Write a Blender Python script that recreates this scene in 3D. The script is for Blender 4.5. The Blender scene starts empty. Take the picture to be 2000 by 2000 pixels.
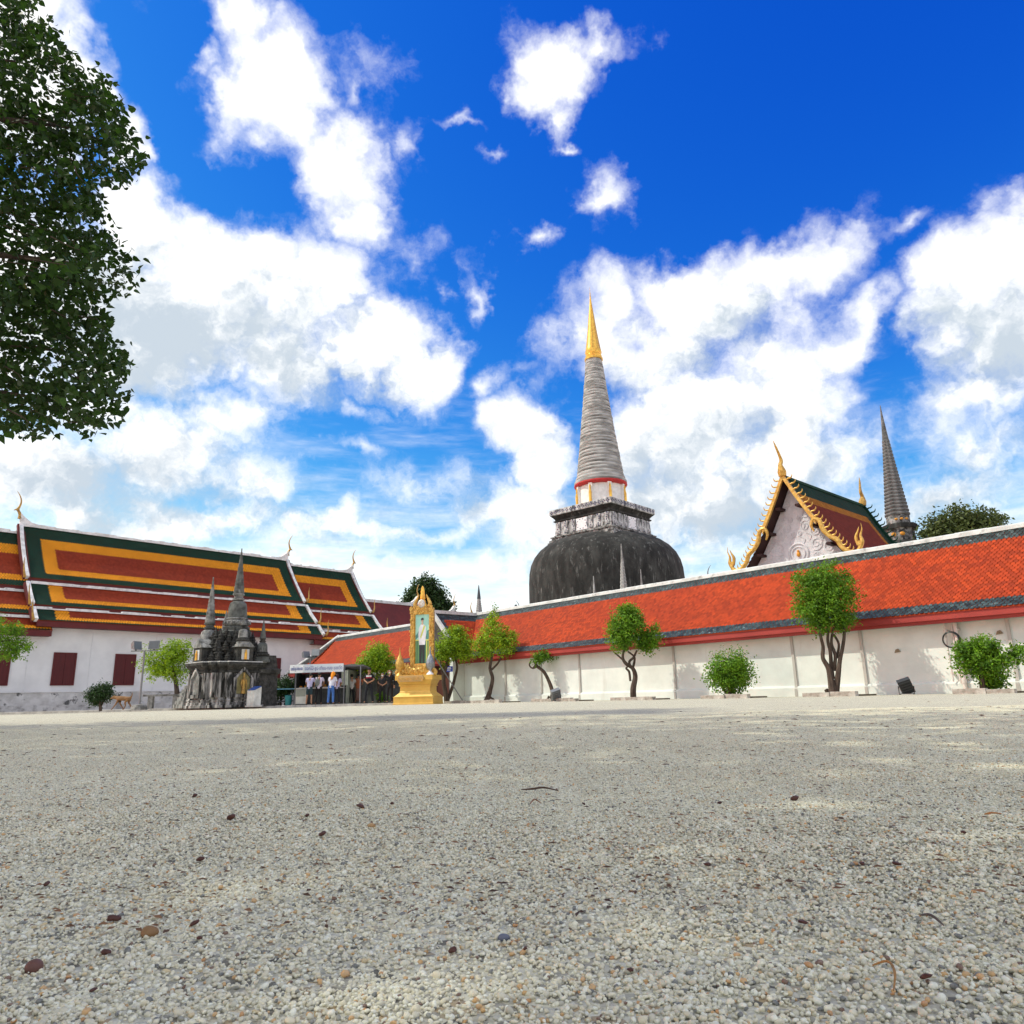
import bpy, bmesh, math, random
import numpy as np
from mathutils import Vector, Matrix, Quaternion

random.seed(7)
RNG = np.random.default_rng(11)
SC = bpy.context.scene
COL = SC.collection
R = math.radians

# ------------------------------------------------------------------ camera
F_PX = 1440.0
PITCH = math.atan(364 / 1440); ROLL = math.atan(0.0245); CAM_H = 0.18
FWD = np.array([0, math.cos(PITCH), math.sin(PITCH)])
_U0 = np.array([0, -math.sin(PITCH), math.cos(PITCH)]); _R0 = np.array([1., 0, 0])
RGT = _R0 * math.cos(ROLL) - _U0 * math.sin(ROLL)
UPV = _U0 * math.cos(ROLL) + _R0 * math.sin(ROLL)
CAM = np.array([0, 0, CAM_H])
cd = bpy.data.cameras.new('camera'); cam = bpy.data.objects.new('camera', cd); COL.objects.link(cam)
cd.sensor_width = 36; cd.sensor_fit = 'HORIZONTAL'; cd.lens = F_PX / 2000 * 36
cd.clip_start = 0.02; cd.clip_end = 3000
m = Matrix.Identity(4)
for i in range(3):
    m[i][0] = RGT[i]; m[i][1] = UPV[i]; m[i][2] = -FWD[i]; m[i][3] = CAM[i]
cam.matrix_world = m
SC.camera = cam

def ray(x, y): return FWD * F_PX + RGT * (x - 1000) - UPV * (y - 1000)
def onz(x, y, z): d = ray(x, y); return CAM + d * (z - CAM_H) / d[2]
def onY(x, y, Y): d = ray(x, y); return CAM + d * Y / d[1]
AG = R(-40.7); AGV = np.array([math.sin(AG), math.cos(AG), 0]); NGV = np.array([math.cos(AG), -math.sin(AG), 0])
def onm(x, y, mm): d = ray(x, y); return CAM + d * (mm - CAM @ NGV) / (d @ NGV)

# ------------------------------------------------------------------ light
SUN_EL = R(50); SUN_AZ = R(-90)          # azimuth clockwise from +Y (view direction)
to_sun = Vector((math.sin(SUN_AZ) * math.cos(SUN_EL), math.cos(SUN_AZ) * math.cos(SUN_EL), math.sin(SUN_EL)))
ld = bpy.data.lights.new('sun', 'SUN'); ld.energy = 2.5; ld.angle = R(0.53); ld.color = (1.0, 0.965, 0.80)
sun = bpy.data.objects.new('sun', ld); COL.objects.link(sun)
sun.rotation_euler = (-to_sun).to_track_quat('-Z', 'Y').to_euler(); sun.location = (-60, 0, 60)
vs = SC.view_settings
vs.view_transform = 'Standard'; vs.look = 'None'; vs.gamma = 1; vs.exposure = 0.42; vs.use_curve_mapping = False

# ------------------------------------------------------------------ node helper
class NT:
    def __init__(s, tree): s.t = tree; s.n = tree.nodes; s.l = tree.links
    def new(s, typ, **kw):
        n = s.n.new(typ)
        for k, v in kw.items(): setattr(n, k, v)
        return n
    def set(s, sock, v):
        if hasattr(v, 'is_linked') or isinstance(v, bpy.types.NodeSocket): s.l.new(v, sock)
        else: sock.default_value = v
    def math(s, op, a, b=None, c=None, clamp=False):
        n = s.new('ShaderNodeMath', operation=op, use_clamp=clamp)
        for i, v in enumerate((a, b, c)):
            if v is not None: s.set(n.inputs[i], v)
        return n.outputs[0]
    def vmath(s, op, a, b=None, c=None, out=0):
        n = s.new('ShaderNodeVectorMath', operation=op)
        for i, v in enumerate((a, b, c)):
            if v is not None: s.set(n.inputs[i], v)
        return n.outputs[out]
    def noise(s, vec, scale, detail=4, rough=.55, dist=0., out=0, typ='FBM'):
        n = s.new('ShaderNodeTexNoise')
        if vec is not None: s.l.new(vec, n.inputs['Vector'])
        n.inputs['Scale'].default_value = scale; n.inputs['Detail'].default_value = detail
        n.inputs['Roughness'].default_value = rough; n.inputs['Distortion'].default_value = dist
        return n.outputs[out]
    def ramp(s, fac, stops, interp='LINEAR'):
        n = s.new('ShaderNodeValToRGB'); n.color_ramp.interpolation = interp
        cr = n.color_ramp
        while len(cr.elements) > 1: cr.elements.remove(cr.elements[0])
        for i, (p, c) in enumerate(stops):
            e = cr.elements[0] if i == 0 else cr.elements.new(p)
            e.position = p; e.color = (*c, 1) if len(c) == 3 else c
        s.l.new(fac, n.inputs[0]); return n.outputs[0]
    def mr(s, v, a, b, c=0., d=1., smooth=False):
        n = s.new('ShaderNodeMapRange'); n.interpolation_type = 'SMOOTHSTEP' if smooth else 'LINEAR'
        s.set(n.inputs[0], v)
        for i, k in enumerate((a, b, c, d)): n.inputs[i + 1].default_value = k
        return n.outputs[0]
    def mix(s, fac, a, b, blend='MIX'):
        n = s.new('ShaderNodeMix', data_type='RGBA', blend_type=blend)
        s.set(n.inputs[0], fac)
        for sk, v in ((n.inputs[6], a), (n.inputs[7], b)):
            if isinstance(v, bpy.types.NodeSocket): s.l.new(v, sk)
            else: sk.default_value = (*v, 1) if len(v) == 3 else v
        return n.outputs[2]

# ------------------------------------------------------------------ world: sky with cumulus
def azel(px, py):
    d = ray(px, py); d = d / np.linalg.norm(d)
    return math.atan2(d[0], d[1]), math.asin(d[2])

def build_world():
    w = bpy.data.worlds.new('World'); SC.world = w; w.use_nodes = True
    w.cycles.sampling_method = 'MANUAL'; w.cycles.sample_map_resolution = 384
    T = NT(w.node_tree); T.n.clear()
    out = T.new('ShaderNodeOutputWorld'); bg = T.new('ShaderNodeBackground'); T.l.new(bg.outputs[0], out.inputs[0])
    sky = T.new('ShaderNodeTexSky', sky_type='NISHITA'); sky.sun_disc = False
    sky.sun_elevation = SUN_EL; sky.sun_rotation = SUN_AZ % (2 * math.pi)
    sky.air_density = 1.0; sky.dust_density = 0.15; sky.ozone_density = 2.5; sky.altitude = 0
    # deep polarised blue of the photograph
    SKY = 0.105
    sc_ = T.new('ShaderNodeSeparateColor'); T.l.new(T.vmath('MULTIPLY', sky.outputs[0], (SKY,) * 3), sc_.inputs[0])
    cc_ = T.new('ShaderNodeCombineColor')
    for i, (k_, g_) in enumerate(((34., 3.8), (2.95, 1.95), (1.06, .65))):
        T.l.new(T.math('MULTIPLY', T.math('POWER', sc_.outputs[i], g_), k_ / SKY), cc_.inputs[i])
    skyc = cc_.outputs[0]
    # cloud density group (azimuth, elevation) + direction noise
    g = bpy.data.node_groups.new('cloud_density', 'ShaderNodeTree')
    g.interface.new_socket('Dir', in_out='INPUT', socket_type='NodeSocketVector')
    g.interface.new_socket('Density', in_out='OUTPUT', socket_type='NodeSocketFloat'); g.interface.new_socket('Grey', in_out='OUTPUT', socket_type='NodeSocketFloat')
    G = NT(g); gi = G.new('NodeGroupInput'); go = G.new('NodeGroupOutput')
    D = G.vmath('NORMALIZE', gi.outputs[0])
    wnn = G.new('ShaderNodeTexNoise'); G.l.new(D, wnn.inputs['Vector']); wnn.inputs['Scale'].default_value = 7.; wnn.inputs['Detail'].default_value = 3.
    wn = wnn.outputs[1]; wn_f = wnn.outputs[0]
    wv = G.vmath('SUBTRACT', wn, (.5, .5, .5))
    wv = G.vmath('MULTIPLY', wv, (.17, .17, .13))
    wn2 = G.noise(D, 24.0, 4, .6, out=1)
    wv2 = G.vmath('MULTIPLY', G.vmath('SUBTRACT', wn2, (.5, .5, .5)), (.075, .075, .06))
    D2 = G.vmath('ADD', G.vmath('ADD', D, wv), wv2)
    sp = G.new('ShaderNodeSeparateXYZ'); G.l.new(D2, sp.inputs[0])
    az = G.math('ARCTAN2', sp.outputs[0], sp.outputs[1])
    hl = G.math('SQRT', G.math('ADD', G.math('MULTIPLY', sp.outputs[0], sp.outputs[0]), G.math('MULTIPLY', sp.outputs[1], sp.outputs[1])))
    el = G.math('ARCTAN2', sp.outputs[2], hl)
    cb = G.new('ShaderNodeCombineXYZ'); G.l.new(az, cb.inputs[0]); G.l.new(el, cb.inputs[1])
    P = cb.outputs[0]
    k = 2000 / 1932
    blobs = [  # px, py, rx, ry, strength (1932-pixel picture coordinates)
        (505, 60, 85, 80, .75), (545, 200, 118, 120, 1.15), (640, 310, 110, 95, 1.05), (665, 410, 80, 70, .95), (430, 120, 40, 40, .5),
        (150, 130, 80, 75, .95), (235, 225, 80, 80, .95), (290, 265, 38, 55, .75), (40, 60, 90, 80, .8), (30, 220, 130, 110, .9),
        (270, 440, 140, 105, 1.35), (430, 520, 170, 110, 1.35), (570, 560, 135, 100, 1.2), (690, 630, 125, 85, 1.05), (810, 690, 95, 75, 1.05),
        (270, 600, 280, 140, 1.4), (520, 660, 160, 90, .85), (0, 560, 260, 240, 1.0), (500, 625, 110, 80, 1.15), (150, 740, 200, 70, .8), (430, 780, 120, 60, .7), (640, 740, 120, 40, .4),
        (330, 830, 190, 110, 1.0), (460, 900, 110, 75, .8), (90, 900, 300, 110, 1.0), (250, 970, 400, 70, .85), (620, 1000, 300, 38, .55), (820, 1000, 220, 40, .5),
        (660, 850, 90, 40, .35), (780, 920, 210, 45, .32), (600, 1070, 420, 40, .6), (950, 1090, 180, 45, .6),
        (1070, 120, 95, 85, .85), (1120, 110, 60, 60, .7), (1060, 215, 45, 60, .55), (1010, 140, 50, 60, .6), (1080, 285, 35, 25, .4),
        (865, 232, 60, 24, .42), (940, 290, 45, 30, .25), (1000, 455, 50, 32, .48), (1110, 400, 55, 48, .55), (905, 560, 35, 60, .5), (840, 540, 40, 40, .2), (760, 280, 60, 60, .3), (780, 500, 90, 60, .2), (700, 200, 60, 120, .3),
        (1000, 860, 85, 95, 1.25), (965, 960, 110, 80, 1.0), (945, 755, 50, 40, .6), (1050, 1010, 160, 60, .8),
        (1130, 640, 95, 90, .8), (1285, 545, 120, 75, .95), (1480, 490, 150, 85, 1.0), (1390, 590, 140, 90, .95), (1250, 660, 150, 90, .9),
        (1290, 820, 160, 150, 1.3), (1440, 740, 160, 120, 1.05), (1480, 850, 170, 120, .9), (1300, 970, 260, 90, .9), (1560, 650, 120, 70, .7), (1650, 600, 90, 60, .5), (1500, 1000, 300, 80, .6),
        (1860, 510, 140, 105, 1.15), (1900, 640, 170, 140, 1.1), (1800, 620, 90, 80, .8), (1930, 430, 100, 70, .9), (1850, 760, 150, 80, .75),
        (1800, 940, 170, 65, .65), (1900, 860, 140, 60, .55), (1690, 900, 120, 50, .35), (1710, 420, 80, 40, .3), (1910, 380, 50, 35, .3), (1640, 820, 120, 50, .35),
        (-250, 400, 260, 180, 1.0), (-300, 900, 300, 200, 1.0), (2200, 500, 220, 160, 1.1), (2250, 900, 300, 130, .9),
    ]
    def accumulate(lst, P, soft):
        acc = None
        for (bx, by, rx, ry, st) in lst:
            bx *= k; by *= k; rx *= k; ry *= k
            a0 = azel(bx, by); sx = (azel(bx + rx * .5, by)[0] - azel(bx - rx * .5, by)[0]); sy = (azel(bx, by - ry * .5)[1] - azel(bx, by + ry * .5)[1])
            v = G.vmath('MULTIPLY_ADD', P, (1 / sx, 1 / sy, 0), (-a0[0] / sx, -a0[1] / sy, 0))
            b = G.math('MULTIPLY_ADD', G.vmath('LENGTH', v, out=1), -.85 * max(st, .6), st * .95)
            acc = b if acc is None else G.math('SMOOTH_MAX', acc, b, soft)
        return acc
    acc = accumulate(blobs, P, .16)
    greys = [(300, 610, 270, 105, 1.), (560, 670, 170, 80, .8), (200, 900, 330, 90, .8), (480, 960, 200, 60, .6), (1060, 960, 130, 80, .6), (1330, 930, 230, 110, .8), (1450, 820, 150, 90, .6),
             (1250, 700, 130, 70, .45), (1880, 690, 170, 110, .8), (1420, 640, 110, 60, .4), (1800, 960, 200, 60, .6), (700, 690, 110, 50, .4), (1150, 700, 60, 60, .4), (-300, 650, 300, 200, .9), (2200, 750, 250, 150, .9)]
    gr = accumulate(greys, P, .2)
    # outside the photographed part of the sky: unseen clouds added thickly to whiten the ambient light
    wide = G.noise(D, 3.2, 2, .5)
    wide = G.mr(wide, .30, .58, -.6, 1.0)
    s0 = G.new('ShaderNodeSeparateXYZ'); G.l.new(D, s0.inputs[0])
    inside = G.vmath('DOT_PRODUCT', D, tuple(FWD), out=1)
    outm = G.mr(inside, .66, .80, 1.0, 0.0, True)
    acc = G.math('MAXIMUM', acc, -1.0)
    acc = G.math('ADD', G.math('MULTIPLY', acc, G.math('SUBTRACT', 1.0, outm)), G.math('MULTIPLY', G.math('MAXIMUM', acc, wide), outm))
    nf = G.noise(G.vmath('ADD', D, wv2), 10.0, 9, .60)
    nf2 = G.noise(G.vmath('ADD', G.vmath('ADD', D, wv2), (-.016, 0., .022)), 10.0, 4, .60)
    gr = G.math('MULTIPLY_ADD', G.math('SUBTRACT', nf2, nf), 3.4, gr)
    gr = G.math('MULTIPLY_ADD', G.math('SUBTRACT', wn_f, .5), 1.1, gr)
    G.l.new(gr, go.inputs[1])
    nb = G.noise(D, 34.0, 6, .66)
    f = G.math('MULTIPLY_ADD', G.math('SUBTRACT', nf, .5), 1.75, acc)
    f = G.math('MULTIPLY_ADD', G.math('SUBTRACT', nb, .5), .34, f)
    f = G.math('ADD', f, G.mr(acc, .0, .45, 0., .22))
    # thin streaky haze cloud low down
    stv = G.vmath('MULTIPLY', D, (1.0, 1.0, 5.5))
    sn = G.noise(stv, 8.0, 5, .6)
    low = G.mr(s0.outputs[2], .12, .48, .80, -.75)
    hz = G.math('MULTIPLY_ADD', G.math('SUBTRACT', sn, .5), 1.9, low)
    f = G.math('SMOOTH_MAX', f, G.math('MULTIPLY', hz, .72), .1)
    G.l.new(f, go.inputs[0])
    tc = T.new('ShaderNodeTexCoord')
    Dw = T.vmath('NORMALIZE', tc.outputs['Generated'])
    gn = T.new('ShaderNodeGroup'); gn.node_tree = g; T.l.new(Dw, gn.inputs[0]); d0, gsh = gn.outputs[0], gn.outputs[1]
    alpha = T.mr(d0, -.20, .95, 0, 1, True)
    shade = T.mr(gsh, -.30, .85, 0, 1, True)
    ccol = T.mix(shade, (1.22, 1.225, 1.22), (.62, .71, .80))
    # sky radiance scaled to display, clouds in the same unit
    cl = T.vmath('MULTIPLY', ccol, (.75 / SKY,) * 3)
    fin = T.mix(alpha, skyc, cl)
    T.l.new(fin, bg.inputs[0]); bg.inputs[1].default_value = SKY
build_world()

# ------------------------------------------------------------------ materials
MATS = {}
def mat(name, col, col2=None, rough=.8, scale=4., detail=6, lo=.4, hi=.62, metal=0., bump=0., bscale=30., stretch=(1, 1, 1),
        stain=None, sscale=2., slo=.5, shi=.65, sstretch=(1, 1, 1), island=0., spec=.4, trans=None, bdist=.02, objrand=0.):
    if name in MATS: return MATS[name]
    mt = bpy.data.materials.new(name); mt.use_nodes = True; MATS[name] = mt
    T = NT(mt.node_tree); T.n.clear()
    out = T.new('ShaderNodeOutputMaterial'); b = T.new('ShaderNodeBsdfPrincipled')
    tc = T.new('ShaderNodeTexCoord'); P = tc.outputs['Object']
    c = None
    if col2 is not None:
        v = T.vmath('MULTIPLY', P, stretch)
        n = T.noise(v, scale, detail, .6)
        c = T.mix(T.mr(n, lo, hi), col, col2)
    else:
        n = T.noise(P, scale, 5, .6)
        c = T.mix(T.mr(n, .3, .7), tuple(x * .9 for x in col), tuple(min(1, x * 1.08) for x in col))
    if stain is not None:
        v = T.vmath('MULTIPLY', P, sstretch)
        n2 = T.noise(v, sscale, 8, .65, .3)
        c = T.mix(T.mr(n2, slo, shi), c, stain)
    if island:
        ge = T.new('ShaderNodeNewGeometry')
        hs = T.new('ShaderNodeHueSaturation')
        T.l.new(T.mr(ge.outputs['Random Per Island'], 0, 1, 1 - island, 1 + island), hs.inputs['Value'])
        T.l.new(c, hs.inputs['Color']); c = hs.outputs[0]
    T.l.new(c, b.inputs['Base Color']); b.inputs['Roughness'].default_value = rough; b.inputs['Metallic'].default_value = metal
    b.inputs['Specular IOR Level'].default_value = spec
    if bump:
        bn = T.new('ShaderNodeBump'); bn.inputs['Strength'].default_value = bump; bn.inputs['Distance'].default_value = bdist
        T.l.new(T.noise(P, bscale, 6, .6), bn.inputs['Height']); T.l.new(bn.outputs[0], b.inputs['Normal'])
    if trans:
        tr = T.new('ShaderNodeBsdfTranslucent'); T.l.new(T.mix(.5, c, trans), tr.inputs[0])
        ms = T.new('ShaderNodeMixShader'); ms.inputs[0].default_value = .28
        T.l.new(b.outputs[0], ms.inputs[1]); T.l.new(tr.outputs[0], ms.inputs[2]); T.l.new(ms.outputs[0], out.inputs[0])
    else: T.l.new(b.outputs[0], out.inputs[0])
    return mt

def M_leaf(name, a, b, tr, island=.5): return mat(name, a, b, rough=.55, scale=2.6, lo=.35, hi=.65, island=island, trans=tr, spec=.3)

# ------------------------------------------------------------------ mesh helpers
class MB:
    def __init__(s): s.v = []; s.f = []
    def add(s, vs, fs, M=None):
        o = len(s.v)
        if M is not None: vs = [tuple(M @ Vector(p)) for p in vs]
        s.v += [tuple(p) for p in vs]; s.f += [tuple(i + o for i in f) for f in fs]; return s
    def box(s, x0, x1, y0, y1, z0, z1, M=None):
        v = [(x, y, z) for z in (z0, z1) for (x, y) in ((x0, y0), (x1, y0), (x1, y1), (x0, y1))]
        return s.add(v, [(3, 2, 1, 0), (4, 5, 6, 7), (0, 1, 5, 4), (1, 2, 6, 5), (2, 3, 7, 6), (3, 0, 4, 7)], M)
    def prism(s, poly, z0, z1, M=None):
        n = len(poly); v = [(x, y, z0) for x, y in poly] + [(x, y, z1) for x, y in poly]
        f = [tuple(range(n - 1, -1, -1)), tuple(range(n, 2 * n))] + [(i, (i + 1) % n, n + (i + 1) % n, n + i) for i in range(n)]
        return s.add(v, f, M)
    def loft(s, poly, prof, M=None, cap=True):
        # poly: unit plan outline, prof: [(z, scale)]
        n = len(poly); v = []; f = []
        for z, a in prof: v += [(x * a, y * a, z) for x, y in poly]
        for j in range(len(prof) - 1):
            for i in range(n):
                f.append((j * n + i, j * n + (i + 1) % n, (j + 1) * n + (i + 1) % n, (j + 1) * n + i))
        if cap: f.append(tuple(range(n - 1, -1, -1))); f.append(tuple((len(prof) - 1) * n + i for i in range(n)))
        return s.add(v, f, M)
    def lathe(s, prof, seg=32, M=None):
        return s.loft([(math.cos(2 * math.pi * i / seg), math.sin(2 * math.pi * i / seg)) for i in range(seg)], [(z, r) for r, z in prof], M)
    def tube(s, pts, rad, seg=6, M=None, flat=None):
        pts = [Vector(p) for p in pts]; n = len(pts); v = []; f = []; up = Vector((.13, .21, .97))
        prev = None
        for i, p in enumerate(pts):
            t = (pts[min(i + 1, n - 1)] - pts[max(i - 1, 0)]).normalized()
            if prev is None:
                a = t.cross(up if abs(t.dot(up)) < .9 else Vector((1, 0, 0))).normalized()
            else: a = (prev - t * prev.dot(t)).normalized()
            prev = a; b = t.cross(a)
            r = rad[i] if hasattr(rad, '__len__') else rad
            for k in range(seg):
                an = 2 * math.pi * k / seg
                v.append(p + a * math.cos(an) * r + b * math.sin(an) * r)
        for i in range(n - 1):
            for k in range(seg):
                f.append((i * seg + k, i * seg + (k + 1) % seg, (i + 1) * seg + (k + 1) % seg, (i + 1) * seg + k))
        f.append(tuple(range(seg - 1, -1, -1))); f.append(tuple((n - 1) * seg + k for k in range(seg)))
        return s.add(v, f, M)
    def ball(s, c, r, seg=10, rings=7, M=None):
        rx, ry, rz = r if hasattr(r, '__len__') else (r, r, r)
        v = [(c[0], c[1], c[2] - rz)]; f = []
        for j in range(1, rings):
            t = -math.pi / 2 + math.pi * j / rings
            for i in range(seg):
                a = 2 * math.pi * i / seg
                v.append((c[0] + rx * math.cos(t) * math.cos(a), c[1] + ry * math.cos(t) * math.sin(a), c[2] + rz * math.sin(t)))
        v.append((c[0], c[1], c[2] + rz)); L = len(v) - 1
        for i in range(seg):
            f.append((0, 1 + (i + 1) % seg, 1 + i)); f.append((L, L - seg + i, L - seg + (i + 1) % seg))
        for j in range(rings - 2):
            for i in range(seg):
                f.append((1 + j * seg + i, 1 + j * seg + (i + 1) % seg, 1 + (j + 1) * seg + (i + 1) % seg, 1 + (j + 1) * seg + i))
        return s.add(v, f, M)

def crom(pts, sub=5):
    pts = [Vector(p) for p in pts]; out = []
    n = len(pts)
    for i in range(n - 1):
        p0, p1, p2, p3 = pts[max(i - 1, 0)], pts[i], pts[i + 1], pts[min(i + 2, n - 1)]
        for k in range(sub):
            t = k / sub
            out.append(.5 * ((2 * p1) + (p2 - p0) * t + (2 * p0 - 5 * p1 + 4 * p2 - p3) * t * t + (3 * p1 - p0 - 3 * p2 + p3) * t ** 3))
    out.append(pts[-1]); return out
def lerp_list(vals, n):
    return list(np.interp(np.linspace(0, len(vals) - 1, n), range(len(vals)), vals))

def np_mesh(name, verts, faces):
    verts = np.asarray(verts, dtype=np.float32); faces = np.asarray(faces, dtype=np.int32)
    me = bpy.data.meshes.new(name); nf, k = faces.shape
    me.vertices.add(len(verts)); me.vertices.foreach_set('co', verts.ravel())
    me.loops.add(nf * k); me.loops.foreach_set('vertex_index', faces.ravel())
    me.polygons.add(nf); me.polygons.foreach_set('loop_start', np.arange(0, nf * k, k, dtype=np.int32))
    me.polygons.foreach_set('loop_total', np.full(nf, k, dtype=np.int32))
    me.update(calc_edges=True); me.validate(); return me

def link(name, me, mt, parent=None, smooth=False):
    o = bpy.data.objects.new(name, me); COL.objects.link(o)
    if mt is not None and not me.materials: me.materials.append(mt)
    if parent is not None: o.parent = parent
    if smooth:
        me.polygons.foreach_set('use_smooth', [True] * len(me.polygons))
        if smooth != 'all':
            try: me.set_sharp_from_angle(angle=R(38))
            except Exception: pass
    return o
def part(name, mb, mt, parent=None, smooth=False, stuff=False, fixn=True):
    me = bpy.data.meshes.new(name); me.from_pydata(mb.v, [], mb.f); me.update()
    if fixn:
        bm = bmesh.new(); bm.from_mesh(me); bmesh.ops.recalc_face_normals(bm, faces=bm.faces); bm.to_mesh(me); bm.free()
    o = link(name, me, mt, parent, smooth)
    if stuff: o['kind'] = 'stuff'
    return o
def tag(o, label, cat, group=None):
    o['label'] = label; o['category'] = cat
    if group: o['group'] = group
    return o
def thing(name, label, cat, loc=(0, 0, 0), rotz=0., group=None):
    o = bpy.data.objects.new(name, None); COL.objects.link(o); o.empty_display_size = .3
    o.location = tuple(float(c) for c in loc); o.rotation_euler = (0, 0, rotz)
    return tag(o, label, cat, group)
def struct(o): o['kind'] = 'structure'; return o
def copy_part(src, parent, loc=None, rot=None, scale=None):
    c = src.copy(); COL.objects.link(c); c.parent = parent
    if loc is not None: c.location = loc
    if rot is not None: c.rotation_euler = rot
    if scale is not None: c.scale = scale
    return c

# ------------------------------------------------------------------ shared materials
WHITEWASH = mat('whitewash', (.75, .79, .75), (.665, .70, .665), rough=.85, scale=1.1, stain=(.55, .54, .49), sscale=1.2, slo=.62, shi=.85, sstretch=(1, 1, .25), bump=.15, bscale=14)
WHITEWASH2 = mat('whitewash_grey', (.70, .70, .69), (.62, .62, .615), rough=.85, scale=.8, stain=(.5, .5, .5), sscale=.9, slo=.64, shi=.85, sstretch=(1, 1, .2), bump=.12, bscale=12)
OLD_WHITE = mat('old_white_mortar', (.72, .71, .70), (.40, .39, .37), rough=.9, scale=3, lo=.45, hi=.7, stain=(.12, .12, .11), sscale=5, slo=.58, shi=.72, bump=.5, bscale=25)
ORANGE_TILE = mat('orange_roof_tile', (.42, .048, .007), (.35, .038, .007), rough=.75, scale=.8, island=.28, stain=(.25, .036, .013), sscale=.7, slo=.6, shi=.85, spec=.25)
GREEN_TILE = mat('slate_green_roof_tile', (.012, .022, .022), (.05, .075, .075), rough=.45, scale=8, lo=.4, hi=.65, island=.75, stain=(.26, .30, .30), sscale=11, slo=.58, shi=.72)
V_RED = mat('vihara_red_tile', (.26, .036, .012), (.225, .032, .013), rough=.7, scale=.5, island=.14, spec=.12)
V_ORANGE = mat('vihara_orange_tile', (.70, .27, .014), (.63, .235, .013), rough=.7, scale=.6, island=.12, spec=.12)
V_GREEN = mat('vihara_green_tile', (.005, .032, .018), (.009, .040, .025), rough=.7, scale=.7, island=.2, spec=.12)
M_RED = mat('dark_red_paint', (.11, .009, .009), (.085, .007, .008), rough=.6, scale=2)
FASCIA_RED = mat('red_fascia_paint', (.36, .045, .035), (.28, .03, .026), rough=.55, scale=2, stretch=(.3, 1, 1))
GOLD = mat('gold_paint', (.70, .44, .11), (.46, .25, .05), rough=.38, scale=7, metal=.35, bump=.15, bscale=40)
GOLD_LEAF = mat('gold_leaf', (.90, .55, .10), (.72, .36, .06), rough=.3, scale=3, metal=.55, stain=(.45, .24, .06), sscale=4, slo=.6, shi=.8, sstretch=(1, 1, .4))
GOLD_DULL = mat('weathered_gilding', (.50, .30, .07), (.28, .17, .06), rough=.5, scale=6, metal=.3)
DARK_METAL = mat('dark_grey_metal', (.05, .055, .06), rough=.5, metal=.4)
GREY_METAL = mat('grey_metal', (.22, .23, .24), rough=.45, metal=.5)
BARK = mat('dark_bark', (.055, .038, .028), (.11, .08, .06), rough=.9, scale=14, stretch=(1, 1, .25), bump=.8, bscale=30)
CONCRETE = mat('pale_concrete', (.62, .60, .55), (.50, .48, .44), rough=.9, scale=2.5, stain=(.3, .29, .27), sscale=4, slo=.62, shi=.8, bump=.3, bscale=40)
STONE_DARK = mat('stained_stone', (.30, .29, .27), (.12, .115, .105), rough=.9, scale=5, bump=.5, bscale=30)

# ------------------------------------------------------------------ ground
def gz(x, y):
    fade = max(0., 1 - math.hypot(x, y) / 14.) if y > -1 else 0
    return fade * (.010 * math.sin(2.1 * x + .7) * math.sin(1.7 * y + 1.2) + .006 * math.sin(4.3 * x - 1.1 * y) + .004 * math.sin(6.1 * y + 2.2 * x + .4)) - .006 * fade

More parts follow.
